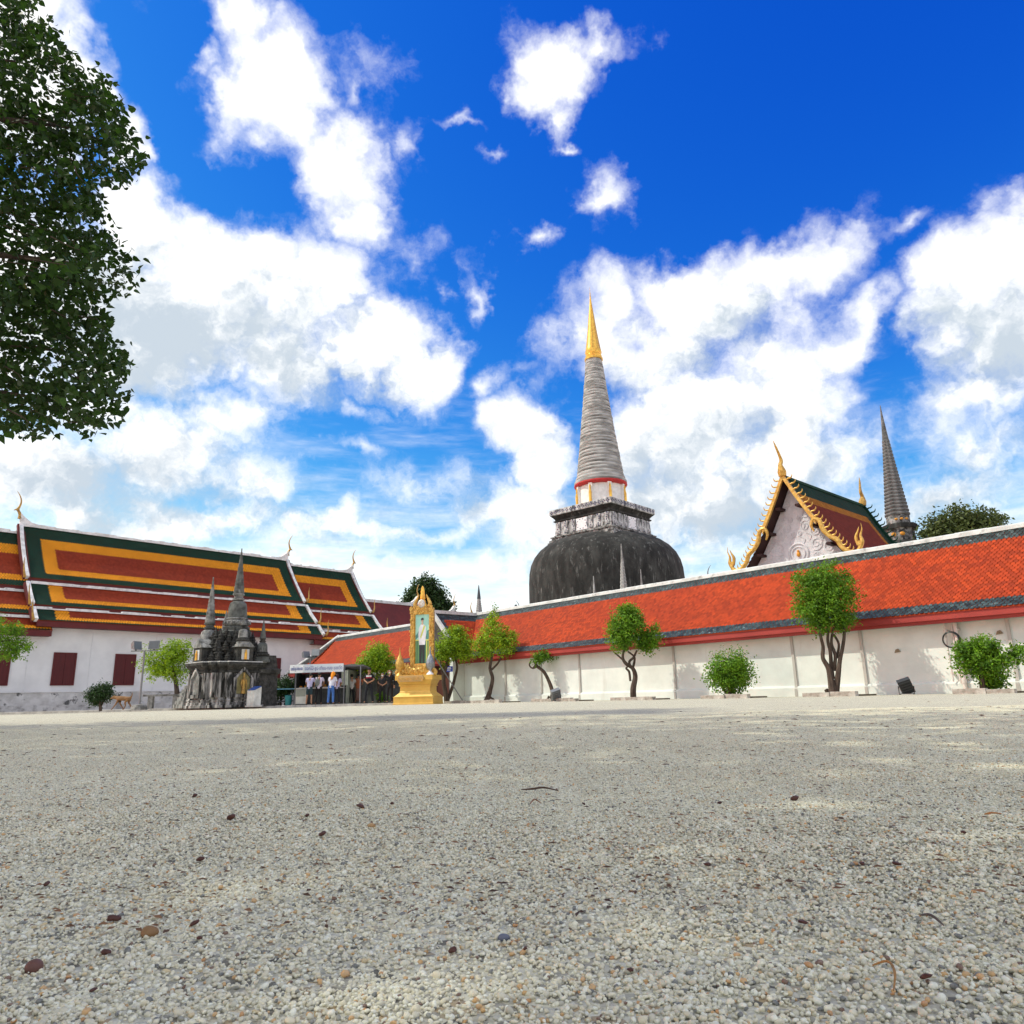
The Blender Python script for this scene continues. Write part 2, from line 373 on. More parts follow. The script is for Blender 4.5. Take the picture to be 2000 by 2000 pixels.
def ground():
    # polar-ish grid: dense near camera
    ys = list(np.arange(-2, 6, .12)) + list(np.arange(6, 16, .5)) + list(np.arange(16, 60, 4)) + [60, 90, 150, 300, 700, 1500]
    xs = [-1500, -600, -250, -120, -60] + list(np.arange(-40, -8, 4)) + list(np.arange(-8, 8.01, .16)) + list(np.arange(12, 41, 4)) + [60, 120, 250, 600, 1500]
    ys = [-1500, -400, -100, -30, -8] + ys
    v = [(x, y, gz(x, y)) for y in ys for x in xs]; nx = len(xs)
    f = [(j * nx + i, j * nx + i + 1, (j + 1) * nx + i + 1, (j + 1) * nx + i) for j in range(len(ys) - 1) for i in range(nx - 1)]
    mt = bpy.data.materials.new('gravel_ground'); mt.use_nodes = True; T = NT(mt.node_tree); T.n.clear()
    out = T.new('ShaderNodeOutputMaterial'); b = T.new('ShaderNodeBsdfPrincipled'); T.l.new(b.outputs[0], out.inputs[0])
    tc = T.new('ShaderNodeTexCoord'); P = tc.outputs['Object']
    vo = T.new('ShaderNodeTexVoronoi'); vo.inputs['Scale'].default_value = 95; T.l.new(P, vo.inputs['Vector'])
    vo2 = T.new('ShaderNodeTexVoronoi'); vo2.inputs['Scale'].default_value = 30; T.l.new(P, vo2.inputs['Vector'])
    sv = T.new('ShaderNodeSeparateColor'); T.l.new(vo.outputs['Color'], sv.inputs[0])
    c = T.ramp(sv.outputs[0], [(0, (0.119, 0.111, 0.084)), (0.08, (0.236, 0.216, 0.162)), (0.3, (0.523, 0.494, 0.385)), (0.6, (0.630, 0.603, 0.473)), (0.86, (0.715, 0.687, 0.548)), (0.93, (0.506, 0.364, 0.198)), (1, (0.278, 0.272, 0.226))])
    big = T.noise(P, .55, 5, .6)
    c = T.mix(T.mr(big, .38, .66), c, (.33, .31, .28), 'MIX') if False else T.mix(T.math('MULTIPLY', T.mr(big, .42, .7), .35), c, (.40, .36, .30))
    fine = T.noise(P, 3.2, 6, .7)
    c = T.mix(T.math('MULTIPLY', T.mr(fine, .52, .72), .35), c, (.27, .24, .195))
    T.l.new(c, b.inputs['Base Color']); b.inputs['Roughness'].default_value = .85
    bn = T.new('ShaderNodeBump'); bn.inputs['Strength'].default_value = .9; bn.inputs['Distance'].default_value = .012
    h = T.math('ADD', T.math('MULTIPLY', T.math('SUBTRACT', 1., vo.outputs['Distance']), .6), T.math('MULTIPLY', T.noise(P, 9, 6, .7), 1.6))
    T.l.new(h, bn.inputs['Height']); T.l.new(bn.outputs[0], b.inputs['Normal'])
    mb = MB(); mb.add(v, f); o = part('ground', mb, mt, smooth='all'); struct(o)
ground()

def gravel():
    mt = bpy.data.materials.new('pebble'); mt.use_nodes = True; T = NT(mt.node_tree); T.n.clear()
    out = T.new('ShaderNodeOutputMaterial'); b = T.new('ShaderNodeBsdfPrincipled'); T.l.new(b.outputs[0], out.inputs[0])
    ge = T.new('ShaderNodeNewGeometry'); oi = T.new('ShaderNodeObjectInfo')
    r = T.math('FRACT', T.math('ADD', ge.outputs['Random Per Island'], oi.outputs['Random']))
    c = T.ramp(r, [(0, (0.774, 0.736, 0.548)), (0.14, (0.666, 0.628, 0.466)), (0.3, (0.850, 0.817, 0.616)), (0.44, (0.614, 0.581, 0.432)), (0.54, (0.744, 0.682, 0.478)), (0.63, (0.850, 0.850, 0.702)), (0.76, (0.709, 0.682, 0.522)),
                     (0.84, (0.509, 0.493, 0.382)), (0.885, (0.269, 0.271, 0.223)), (0.91, (0.149, 0.159, 0.150)), (0.93, (0.653, 0.527, 0.300)), (0.955, (0.612, 0.371, 0.150)), (0.982, (0.530, 0.265, 0.090)), (0.992, (0.170, 0.089, 0.055))], 'CONSTANT')
    tc = T.new('ShaderNodeTexCoord')
    n = T.noise(tc.outputs['Object'], 420, 3, .6)
    c = T.mix(T.mr(n, .35, .7, 0, .35), c, (.52, .485, .42))
    T.l.new(c, b.inputs['Base Color']); b.inputs['Roughness'].default_value = .6; b.inputs['Specular IOR Level'].default_value = .3
    ico = bmesh.new(); bmesh.ops.create_icosphere(ico, subdivisions=2, radius=1.)
    bv = np.array([v.co[:] for v in ico.verts]); bf = np.array([[v.index for v in fc.verts] for fc in ico.faces]); ico.free()
    shapes = []
    for k in range(14):
        ph = RNG.uniform(0, 6.28, (3, 3)); fr = RNG.normal(0, 1.5, (3, 3))
        d = 1 + sum(.13 * np.sin(bv @ fr[i] + ph[i, 0]) for i in range(3))
        s = bv * d[:, None]
        for _ in range(3):       # chip flat facets off the stone
            nn = RNG.normal(0, 1, 3); nn /= np.linalg.norm(nn); lim = RNG.uniform(.62, .9); t = s @ nn; s = s - np.outer(np.maximum(t - lim, 0), nn)
        shapes.append(s * np.array([1, RNG.uniform(.7, .95), RNG.uniform(.5, .8)]))
    colp = bpy.data.collections.new('pebble_patches')
    S = .22
    for k in range(3):
        n = 4300; V = []; Fc = []
        pos = RNG.uniform(-S / 2 - .006, S / 2 + .006, (n, 2)); rad = np.clip(RNG.lognormal(math.log(.00150), .33, n), .0008, .0036)
        for i in range(n):
            a, bb, cc = RNG.uniform(0, 6.28), RNG.normal(0, .35), RNG.normal(0, .35)
            Rm = np.array([[math.cos(a), -math.sin(a), 0], [math.sin(a), math.cos(a), 0], [0, 0, 1]]) @ np.array([[1, 0, 0], [0, math.cos(bb), -math.sin(bb)], [0, math.sin(bb), math.cos(bb)]]) @ np.array([[math.cos(cc), 0, math.sin(cc)], [0, 1, 0], [-math.sin(cc), 0, math.cos(cc)]])
            s = (shapes[RNG.integers(14)] * rad[i]) @ Rm.T
            V.append(s + np.array([pos[i, 0], pos[i, 1], rad[i] * .25 + abs(RNG.normal(0, .0008))])); Fc.append(bf + i * len(bv))
        me = np_mesh('pebble_patch', np.concatenate(V), np.concatenate(Fc)); me.materials.append(mt)
        me.polygons.foreach_set('use_smooth', [True] * len(me.polygons))
        o = bpy.data.objects.new('pebble_patch', me); colp.objects.link(o)
    pts = []; rots = []; idx = []
    st = .20; y = .25
    while y < 7.5:
        hw = .80 * y + 1.2; nxs = int(hw / st) + 1
        for i in range(-nxs, nxs + 1):
            x = i * st
            e = .05; nx = -(gz(x + e, y) - gz(x - e, y)) / (2 * e); ny = -(gz(x, y + e) - gz(x, y - e)) / (2 * e)
            q = Vector((0, 0, 1)).rotation_difference(Vector((nx, ny, 1)).normalized())
            q = q @ Quaternion((0, 0, 1), RNG.integers(4) * math.pi / 2 + RNG.normal(0, .05))
            pts.append((x, y, gz(x, y))); rots.append(q.to_euler()); idx.append(int(RNG.integers(3)))
        y += st
    me = bpy.data.meshes.new('gravel'); me.from_pydata(pts, [], [])
    a = me.attributes.new('rot', 'FLOAT_VECTOR', 'POINT'); a.data.foreach_set('vector', np.array([tuple(e) for e in rots], dtype=np.float32).ravel())
    a = me.attributes.new('idx', 'INT', 'POINT'); a.data.foreach_set('value', np.array(idx, dtype=np.int32))
    o = bpy.data.objects.new('gravel', me); COL.objects.link(o); o['kind'] = 'stuff'; me.materials.append(mt)
    tag(o, 'loose pale grey gravel pebbles covering the open temple yard', 'gravel')
    ng = bpy.data.node_groups.new('gravel_scatter', 'GeometryNodeTree')
    ng.interface.new_socket('Geometry', in_out='INPUT', socket_type='NodeSocketGeometry'); ng.interface.new_socket('Geometry', in_out='OUTPUT', socket_type='NodeSocketGeometry')
    gi = ng.nodes.new('NodeGroupInput'); go = ng.nodes.new('NodeGroupOutput')
    iop = ng.nodes.new('GeometryNodeInstanceOnPoints'); ci = ng.nodes.new('GeometryNodeCollectionInfo')
    ci.inputs['Collection'].default_value = colp; ci.inputs['Separate Children'].default_value = True; ci.inputs['Reset Children'].default_value = True
    na = ng.nodes.new('GeometryNodeInputNamedAttribute'); na.data_type = 'FLOAT_VECTOR'; na.inputs[0].default_value = 'rot'
    nb = ng.nodes.new('GeometryNodeInputNamedAttribute'); nb.data_type = 'INT'; nb.inputs[0].default_value = 'idx'
    L = ng.links.new
    L(gi.outputs[0], iop.inputs['Points']); L(ci.outputs[0], iop.inputs['Instance']); iop.inputs['Pick Instance'].default_value = True
    L([s for s in nb.outputs if s.enabled][0], iop.inputs['Instance Index']); L([s for s in na.outputs if s.enabled][0], iop.inputs['Rotation'])
    L(iop.outputs[0], go.inputs[0])
    md = o.modifiers.new('scatter', 'NODES'); md.node_group = ng
gravel()

def pavement():
    mb = MB()
    poly = [(-48, 35.6), (-5.95, 38.7), (-5.7, 40.5), (-5.0, 44.0), (-17.5, 63), (-48, 66)]
    mb.prism(poly, -.05, .10)
    struct(part('pavement', mb, CONCRETE))
    # kerb stones along the front edge
    a = np.array([-48, 35.6]); b = np.array([-5.95, 38.7]); d = (b - a) / np.linalg.norm(b - a); L = np.linalg.norm(b - a); ang = math.atan2(d[1], d[0])
    kb = struct(part('kerb', MB().box(0, .01, 0, .01, 0, .01), CONCRETE)); kb.location = (a[0], a[1], 0); kb.rotation_euler = (0, 0, ang)
    src = None; t = 0; i = 0
    while t < L - 1:
        mb = MB().box(0, .98, -.16, -.004, -.03, .115)
        if src is None:
            src = part('kerb_stone', mb, mat('kerb_concrete', (.66, .64, .58), (.48, .46, .42), scale=3, rough=.9, stain=(.2, .19, .17), sscale=6, slo=.6, shi=.75), kb); c = src
        else: c = copy_part(src, kb)
        c.location = (t, random.uniform(-.012, .008), random.uniform(-.012, .004)); c.rotation_euler = (0, 0, random.uniform(-.008, .008)); t += 1.0
pavement()

# ------------------------------------------------------------------ roofs
def tile_set(prof, s0, s1, e, w, colorfn, to3, lift=.03):
    """pointed tiles laid in staggered rows down a profile [(q,h)...]; returns {colour: (verts, faces)}"""
    prof = [np.array(p, float) for p in prof]
    seg = [np.linalg.norm(prof[i + 1] - prof[i]) for i in range(len(prof) - 1)]; cum = np.concatenate([[0], np.cumsum(seg)]); L = cum[-1]
    def at(t):
        t = min(max(t, 0), L + .3); i = int(min(np.searchsorted(cum, t, 'right') - 1, len(seg) - 1))
        d = (prof[i + 1] - prof[i]) / seg[i]; return prof[i] + d * (t - cum[i]), np.array([d[1], -d[0]])
    out = {}
    nr = int(round(L / e)); e = L / nr; nc = int(round((s1 - s0) / w)); w = (s1 - s0) / nc
    for j in range(nr):
        t0 = j * e; off = .5 if j % 2 else 0.
        rows = []
        for (dt, up) in ((-.15 * e, .002), (e * .92, lift * .8), (e * 1.35 if j < nr - 1 else e * 1.05, lift)):
            p, n = at(t0 + dt); nn = n / np.linalg.norm(n); rows.append(p + nn * up)
        hmid = at(t0 + e * .5)[0][1]
        for i in range(nc + (0 if off == 0 else -1)):
            a = s0 + (i + off) * w; bb = a + w; g = .012
            key = colorfn((a + bb) / 2, hmid, t0 + e * .5)
            V, Fc = out.setdefault(key, ([], []))
            jj = random.uniform(-.004, .006)
            o = len(V)
            for (s, r) in ((a + g, 0), (bb - g, 0), (bb - g, 1), ((a + bb) / 2, 2), (a + g, 1)):
                V.append(to3(rows[r][0], s, rows[r][1] + jj))
            Fc.append((o, o + 1, o + 2, o + 3, o + 4))
    return out
def sheet(prof, s0, s1, to3, mb, drop=.03):
    pr = [(q, h - drop) for q, h in prof]; o = []
    for q, h in pr: o += [to3(q, s0, h), to3(q, s1, h)]
    mb.add(o, [(2 * i, 2 * i + 1, 2 * i + 3, 2 * i + 2) for i in range(len(pr) - 1)])
def sag(p, q, amt, n=5):
    p = np.array(p, float); q = np.array(q, float); d = q - p; nn = np.array([d[1], -d[0]]) / np.linalg.norm(d)
    return [tuple(p + d * t - nn * amt * 4 * t * (1 - t)) for t in np.linspace(0, 1, n)]

def strip(prof, s, half, th, to3, mb):
    """raised verge board following a profile at position s"""
    up = []; lo = []
    for i, (q, h) in enumerate(prof):
        a = np.array(prof[max(i - 1, 0)]); b = np.array(prof[min(i + 1, len(prof) - 1)]); d = (b - a) / np.linalg.norm(b - a); n = np.array([d[1], -d[0]])
        up.append(np.array([q, h]) + n * th); lo.append(np.array([q, h]) - n * .12)
    o = []
    for u, l in zip(up, lo): o += [to3(u[0], s - half, u[1]), to3(u[0], s + half, u[1]), to3(l[0], s + half, l[1]), to3(l[0], s - half, l[1])]
    f = []
    for i in range(len(prof) - 1):
        for k in range(4): f.append((4 * i + k, 4 * i + (k + 1) % 4, 4 * i + 4 + (k + 1) % 4, 4 * i + 4 + k))
    f += [(3, 2, 1, 0), tuple(4 * (len(prof) - 1) + k for k in range(4))]
    mb.add(o, f)

def chofa_mesh(sc=1.):
    """upswept horn finial in the x-z plane, leaning towards +x at its foot"""
    pts = [(0, 0, 0), (.02, 0, .18), (.10, 0, .34), (.16, 0, .46), (.10, 0, .62), (.06, 0, .82), (.09, 0, 1.02), (.18, 0, 1.22), (.30, 0, 1.38)]
    p = crom(pts, 4); r = lerp_list([.13, .09, .065, .075, .05, .04, .032, .022, .006], len(p))
    mb = MB().tube([q * sc for q in p], [x * sc for x in r], 8)
    mb.tube([q * sc for q in crom([(.14, 0, .44), (.27, 0, .42), (.33, 0, .37)], 3)], [x * sc for x in lerp_list([.06, .035, .005], 7)], 6)
    return mb

# ------------------------------------------------------------------ left prayer hall (three roof tiers, three sections)
def left_hall():
    A = R(42); S0, Q0 = 22., 47.9
    org = np.array([math.sin(A), math.cos(A)]) * S0 + np.array([-math.cos(A), math.sin(A)]) * Q0
    root = thing('prayer_hall', 'long white prayer hall with three-tiered red, orange and green tiled roof on the left', 'temple hall', (org[0], org[1], 0), R(48))
    to3 = lambda q, s, h: (s - S0, q - Q0, h)
    white_edge = mat('white_verge_mortar', (.78, .78, .78), (.55, .55, .54), rough=.9, scale=3, stain=(.16, .15, .14), sscale=3.5, slo=.60, shi=.72, bump=.4, bscale=20)
    secs = [('main', 12.75, 31.3, 0.), ('left', 2., 13.6, -.53), ('right', 30.6, 37.6, -.36)]
    chsrc = None
    for nm, s0, s1, dz in secs:
        tiers = [(sag((52.9, 11.5), (50.0, 7.78), .16, 6), (11.5 - .9, 11.5 - 1.55, 8.57, 8.17)),
                 (sag((49.76, 7.44), (48.26, 6.02), .05, 3), (99, 99, 6.5, 6.28)),
                 (sag((48.02, 5.78), (47.24, 5.04), .02, 3), (99, 99, 5.28, 5.16))]
        if dz: tiers = [([(q, h + dz) for q, h in p], tuple(b + dz for b in bb)) for p, bb in tiers]
        roof = part('roof', (lambda mb: ([sheet(p, s0, s1, to3, mb) for p, _ in tiers], mb)[1])(MB()), V_RED, root)
        for ti, (prof, (b0, b1, b2, b3)) in enumerate(tiers):
            ext = 0
            def colf(s, h, t, b=(b0, b1, b2, b3)):
                ds = min(s - s0, s1 - s) + (0 if nm == 'main' else 0)
                if nm == 'left': ds = s1 - s - .3 if False else 9
                if nm == 'right': ds = s1 - s
                if ds < .95 or h > b[0] or h < b[3]: return 'green'
                if ds < 1.72 or h > b[1] or h < b[2]: return 'orange'
                return 'red'
            ts = tile_set(prof, s0 + .05, s1 - .05, .13, .15, colf, to3, .014)
            for key, (V, Fc) in ts.items():
                me = np_mesh(key + '_tiles', V, Fc)
                o = link(key + '_tiles', me, {'green': V_GREEN, 'orange': V_ORANGE, 'red': V_RED}[key], roof); o['kind'] = 'stuff'
            # fascia below the tier and white flashing on the tier under it
            q, h = prof[-1]
            mb = MB(); mb.box(s0 - S0 + .02, s1 - S0 - .02, q - Q0 + .02, q - Q0 + .12, h - (.24 if ti < 2 else .33), h - .035)
            part('fascia', mb, M_RED, root)
            if ti < 2:
                nq, nh = tiers[ti + 1][0][0]
                mb = MB()
                n = 24
                for i in range(n):
                    xa = s0 + .1 + (s1 - s0 - .2) * i / n; xb = s0 + .1 + (s1 - s0 - .2) * (i + 1) / n + .004
                    hh = random.uniform(.07, .12) if (ti == 0 or random.random() < .75) else .02
                    mb.box(xa - S0, xb - S0, nq - Q0 - .12 - random.uniform(0, .03), nq - Q0 + .12, nh - .05, nh + hh)
                part('flashing', mb, white_edge, root)
            else:
                mb = MB(); mb.box(s0 - S0 + .02, s1 - S0 - .02, q - Q0 + .13, .05, h - .33, h - .28); part('soffit', mb, M_RED, root)
        # ridge cap, broken mortar
        mb = MB(); n = 40
        for i in range(n):
            xa = s0 + (s1 - s0) * i / n; xb = s0 + (s1 - s0) * (i + 1) / n + .003
            mb.box(xa - S0, xb - S0, 52.9 - Q0 - .16, 52.9 - Q0 + .16, 11.38 + dz, 11.56 + dz + random.uniform(-.05, .05))
        part('ridge_cap', mb, white_edge, root)
        # verges, gable walls, finials
        ends = {'main': ((s0, -1), (s1, 1)), 'left': ((s1, 1),), 'right': ((s1, 1),)}[nm]
        for s, sd in ends:
            if nm == 'left': continue
            for ti, (prof, _) in enumerate(tiers):
                mb = MB(); strip(prof, s + sd * .05, .10, .13, to3, mb); part('verge', mb, white_edge, root, smooth=True)
                mb = MB(); strip([(q, h - .05) for q, h in prof], s + sd * .20, .05, .10, to3, mb); part('bargeboard', mb, M_RED, root, smooth=True)
                # upturned naga finial at the foot of the verge
                q, h = prof[-1]
                p = crom([to3(q + .1, s + sd * .2, h + .05), to3(q - .15, s + sd * .22, h + .02), to3(q - .2, s + sd * .3, h + .35), to3(q - .12, s + sd * .33, h + .75), to3(q - .15, s + sd * .36, h + 1.15)], 4)
                part('finial', MB().tube(p, lerp_list([.05, .08, .055, .035, .008], len(p)), 7), GOLD_DULL, root, smooth=True)
            # gable board
            tri = [(52.9, 11.4 + dz)] + [tiers[0][0][-1]] + [(2 * 52.9 - tiers[0][0][-1][0], tiers[0][0][-1][1])]
            mb = MB(); mb.add([to3(q, s - sd * .15, h) for q, h in tri] + [to3(q, s - sd * .10, h) for q, h in tri], [(0, 1, 2), (5, 4, 3), (0, 3, 4, 1), (1, 4, 5, 2), (2, 5, 3, 0)])
            part('gable', mb, M_RED, root)
            # white mortar crest under the horn + horn
            mb = MB(); mb.add([to3(52.9 + yy, s + sd * xx, 11.45 + dz + zz) for yy in (-.14, .14) for xx, zz in ((-1.6, 0), (.1, -.1), (.15, .75), (-.1, .5), (-.5, .22))],
                               [(0, 1, 2, 3, 4), (9, 8, 7, 6, 5), (0, 5, 6, 1), (1, 6, 7, 2), (2, 7, 8, 3), (3, 8, 9, 4), (4, 9, 5, 0)])
            part('ridge_crest', mb, white_edge, root)
            if chsrc is None:
                c = part('chofa_horn', chofa_mesh(1.25), GOLD_DULL, root, smooth=True); chsrc = c
            else: c = copy_part(chsrc, root)
            c.location = to3(52.9, s + sd * .12, 11.85 + dz); c.rotation_euler = (0, 0, 0 if sd > 0 else math.pi)
        # back slope so the roof is closed
        mb = MB(); mb.add([to3(52.9, s0, 11.45 + dz), to3(52.9, s1, 11.45 + dz), to3(58.7, s1, 4.9 + dz), to3(58.7, s0, 4.9 + dz)], [(0, 1, 2, 3)])
        part('back_slope', mb, V_RED, root)
    # walls
    mb = MB(); mb.box(2 - S0, 37.4 - S0, 0, 10, 0, 4.82); part('wall', mb, WHITEWASH2, root)
    plm = mat('crumbling_plinth', (.60, .59, .57), (.42, .41, .39), rough=.95, scale=1.6, stain=(.10, .10, .095), sscale=2.4, slo=.57, shi=.64, bump=.9, bscale=9, bdist=.05)
    mb = MB(); mb.box(2 - S0, 37.5 - S0, -.22, .05, 0, 1.12); part('plinth', mb, plm, root)
    mb = MB(); mb.box(2 - S0, 37.6 - S0, -.75, -.10, 0, .42); part('footing', mb, mat('footing', (.55, .54, .52), (.42, .41, .39), scale=2, stain=(.25, .24, .23), sscale=3), root)
    mb = MB(); mb.box(2 - S0, 37.5 - S0, -.26, .02, 1.12, 1.17); part('plinth_ledge', mb, WHITEWASH2, root)
    for s in (12.7, 15.9, 19.6, 22.6, 27.0):
        mb = MB(); mb.box(s - S0, s - S0 + .05, -.014, .01, 1.17, 4.55); part('wall_joint', mb, mat('wall_joint', (.62, .62, .62), rough=.9), root)
    # window shutters
    for s in (14.06, 17.36, 23.9, 27.2, 10.8):
        wn = part('window', MB().box(s - S0, s - S0 + 1.06, -.03, .02, 1.56, 3.28), mat('window_reveal', (.10, .012, .012), rough=.7), root)
        f = MB(); x0 = s - S0
        for xa, xb, za, zb in ((x0 - .07, x0, 1.50, 3.34), (x0 + 1.06, x0 + 1.13, 1.50, 3.34), (x0, x0 + 1.06, 3.28, 3.34), (x0, x0 + 1.06, 1.50, 1.56)): f.box(xa, xb, -.07, -.005, za, zb)
        part('frame', f, M_RED, wn)
        for k in range(2):
            part('shutter', MB().box(x0 + .01 + k * .525, x0 + .52 + k * .525, -.06, -.032, 1.57, 3.27), mat('shutter_red', (.085, .005, .006), (.065, .004, .005), rough=.6, scale=5, stretch=(4, 1, .3)), wn)
    return root
LH = left_hall()
LH.location = (LH.location[0] * 1.16, LH.location[1] * 1.16, -.16 * CAM_H); LH.scale = (1.16,) * 3

# ------------------------------------------------------------------ gallery on the right
def gallery():
    SR = 25.; MW = 25.65
    org = AGV[:2] * SR + NGV[:2] * MW
    root = thing('cloister_gallery', 'long low white cloister wall under an orange tiled roof edged in grey-green', 'gallery', (org[0], org[1], 0), R(-49.3))
    to3 = lambda q, s, h: (SR - s, q - MW, h)
    S_R, S_L = -6., 54.
    prof = sag((28.0, 5.30), (25.08, 2.47), .10, 7)
    roof = part('roof', (lambda mb: (sheet(prof, S_R, S_L, to3, mb), mb)[1])(MB()), ORANGE_TILE, root)
    def colf(s, h, t): return 'green' if (h > 4.86 or h < 2.74) else 'orange'
    ts = tile_set(prof, S_R, S_L, .115, .145, colf, to3, .016)
    for key, (V, Fc) in ts.items():
        o = link({'green': 'border_tiles', 'orange': 'orange_tiles'}[key], np_mesh(key + '_tiles', V, Fc), {'green': GREEN_TILE, 'orange': ORANGE_TILE}[key], roof); o['kind'] = 'stuff'
    # hip end on the far left
    cl = [to3(*a) for a in ((28.0, 54., 5.27), (25.08, 56.9, 2.44), (30.9, 56.9, 2.44), (25.08, 54., 2.44))]
    mb = MB(); mb.add([cl[0], cl[3], cl[1]], [(0, 1, 2)]); mb.add([cl[0], cl[1], cl[2]], [(0, 1, 2)]); part('hip_slope', mb, ORANGE_TILE, roof)
    # orange triangle of tiles on the front of the hip
    V = []; Fc = []; V2 = []; F2 = []
    nrow = 28
    for j in range(nrow):
        t0, t1 = j / nrow, (j + 1) / nrow
        n = int(2.9 * t1 / .17)
        for i in range(n):
            a = 54 + (i + (.5 if j % 2 else 0)) * .17; b = a + .16
            if b - 54 > 2.9 * t1: continue
            tgt, tf = (V2, F2) if (b - 54 > 2.9 * t1 - 1.5 or j > nrow - 4 or j < 3) else (V, Fc)
            o = len(tgt); q0, h0 = 28 - 2.92 * t0, 5.3 - 2.83 * t0; q1, h1 = 28 - 2.92 * t1, 5.3 - 2.83 * t1
            tgt += [to3(q0, a, h0 + .01), to3(q0, b, h0 + .01), to3(q1 - .02, b, h1 + .03), to3(q1 - .02, a, h1 + .03)]; tf.append((o, o + 1, o + 2, o + 3))
    for nm, v, f, m_ in (('orange_tiles', V, Fc, ORANGE_TILE), ('border_tiles', V2, F2, GREEN_TILE)):
        o = link(nm, np_mesh(nm, v, f), m_, roof); o['kind'] = 'stuff'
    # back slope
    mb = MB(); mb.add([to3(28, S_R, 5.27), to3(28, S_L, 5.27), to3(31, S_L, 2.4), to3(31, S_R, 2.4)], [(0, 1, 2, 3)]); part('back_slope', mb, ORANGE_TILE, roof)
    ridge_m = mat('ridge_mortar', (.66, .66, .64), (.50, .50, .48), rough=.9, scale=2.5, stain=(.20, .20, .19), sscale=3, slo=.55, shi=.75, bump=.4, bscale=18)
    mb = MB(); n = 60
    for i in range(n):
        a = S_R + (S_L - S_R) * i / n; b = S_R + (S_L - S_R) * (i + 1) / n + .004
        z = random.uniform(-.012, .012)
        mb.prism([(-.15, 5.18), (.15, 5.18), (.12, 5.31 + z), (.05, 5.36 + z), (-.05, 5.36 + z), (-.12, 5.31 + z)], 0, 1, Matrix(((0, 0, -(b - a), SR - a), (1, 0, 0, 28 - MW), (0, 1, 0, 0), (0, 0, 0, 1))))
    part('ridge_cap', mb, ridge_m, root)
    p = [Vector(to3(28, 54, 5.33)), Vector(to3(25.04, 56.95, 2.5))]
    part('hip_cap', MB().tube([p[0], p[0].lerp(p[1], .5) - Vector((0, 0, .08)), p[1]], .13, 6), ridge_m, root)
    # fascia with stepped board
    mb = MB(); mb.box(SR - 56.8, SR - S_R, 25.12 - MW, 25.20 - MW, 2.24, 2.45); part('fascia', mb, FASCIA_RED, root)
    mb = MB(); mb.box(SR - 56.7, SR - S_R, 25.205 - MW, 25.30 - MW, 2.13, 2.30); part('fascia_board', mb, FASCIA_RED, root)
    mb = MB(); mb.box(SR - 56.7, SR - S_R, 25.31 - MW, .06, 2.26, 2.31); part('soffit', mb, M_RED, root)
    # wall, plinth course, pilasters
    mb = MB(); mb.box(SR - 56.2, SR - S_R, 0, .35, 0, 2.28); part('wall', mb, WHITEWASH, root)
    mb = MB(); mb.prism([(-.10, 0), (-.10, .30), (-.06, .36), (.02, .38), (.02, 0)], 0, 1, Matrix(((0, 0, 62.2, SR - 56.2), (1, 0, 0, 0), (0, 1, 0, 0), (0, 0, 0, 1)))); part('plinth_course', mb, WHITEWASH, root)
    mb = MB(); mb.box(SR - 56.2, SR - S_R, 5.0, 5.3, 0, 2.5); part('rear_wall', mb, WHITEWASH, root)
    jm = mat('pilaster_edge', (.52, .50, .46), (.42, .40, .37), rough=.9, scale=3, stretch=(1, 1, .2))
    src = None
    for px in (905, 987, 1058, 1132, 1318, 1553, 1690, 1985):
        s = float(onm(px, 1330, MW) @ AGV)
        if src is None:
            src = part('pilaster', MB().prism([(-.12, 0), (-.11, .24), (-.055, .42), (-.05, 2.26), (.01, 2.26), (.01, 0)], 0, .10, Matrix(((0, 0, 1, 0), (1, 0, 0, 0), (0, 1, 0, 0), (0, 0, 0, 1)))), jm, root); c = src
        else: c = copy_part(src, root)
        c.location = (SR - s, -.004, 0); c.scale = (.55 if px == 1058 else 1, 1, 1)
    # little cross-gabled porch towards the yard
    sp = 36.1
    hw = 1.9
    def tp(q, s, h): return (SR - sp - q, s, h)      # q = sideways from porch ridge, s = local y
    y0, y1 = -0.95, 2.3
    prf = sag((0, 5.20), (hw + .3, 2.95), .06, 5)
    for sd in (1, -1):
        f3 = lambda q, s, h, sd=sd: tp(-q * sd, s, h)
        def to3p(q, s, h): return (SR - sp + q * sd, s, h)
        pr = [(q, h) for q, h in prf]
        # profile must run with decreasing q for outward normals
        pr = [(-q, h) for q, h in prf]
        to3q = lambda q, s, h, sd=sd: (SR - sp - q * sd, s, h)
        ts = tile_set(pr, y0, y1, .135, .17, lambda s, h, t: 'green' if (h > 4.72 or h < 3.2 or s < y0 + .4) else 'orange', to3q)
        for key, (V, Fc) in ts.items():
            o = link('porch_tiles', np_mesh('porch_tiles', V, Fc), {'green': GREEN_TILE, 'orange': ORANGE_TILE}[key], roof); o['kind'] = 'stuff'
        mb = MB(); sheet(pr, y0, y1, to3q, mb); part('porch_slope', mb, ORANGE_TILE, roof)
        mb = MB(); strip(pr, y0 - .03, .08, .10, to3q, mb); part('porch_verge', mb, ridge_m, root, smooth=True)
    part('porch_ridge_cap', MB().box(SR - sp - .13, SR - sp + .13, y0 - .05, y1, 5.14, 5.33), ridge_m, root)
    mb = MB(); mb.add([(SR - sp + x, y, z) for y in (y0 + .12, y0 + .2) for x, z in ((0, 5.1), (-hw, 2.9), (hw, 2.9))], [(0, 1, 2), (5, 4, 3), (0, 3, 4, 1), (1, 4, 5, 2), (2, 5, 3, 0)]); part('porch_gable', mb, mat('porch_timber', (.05, .045, .04), (.09, .08, .07), rough=.8, scale=4), root)
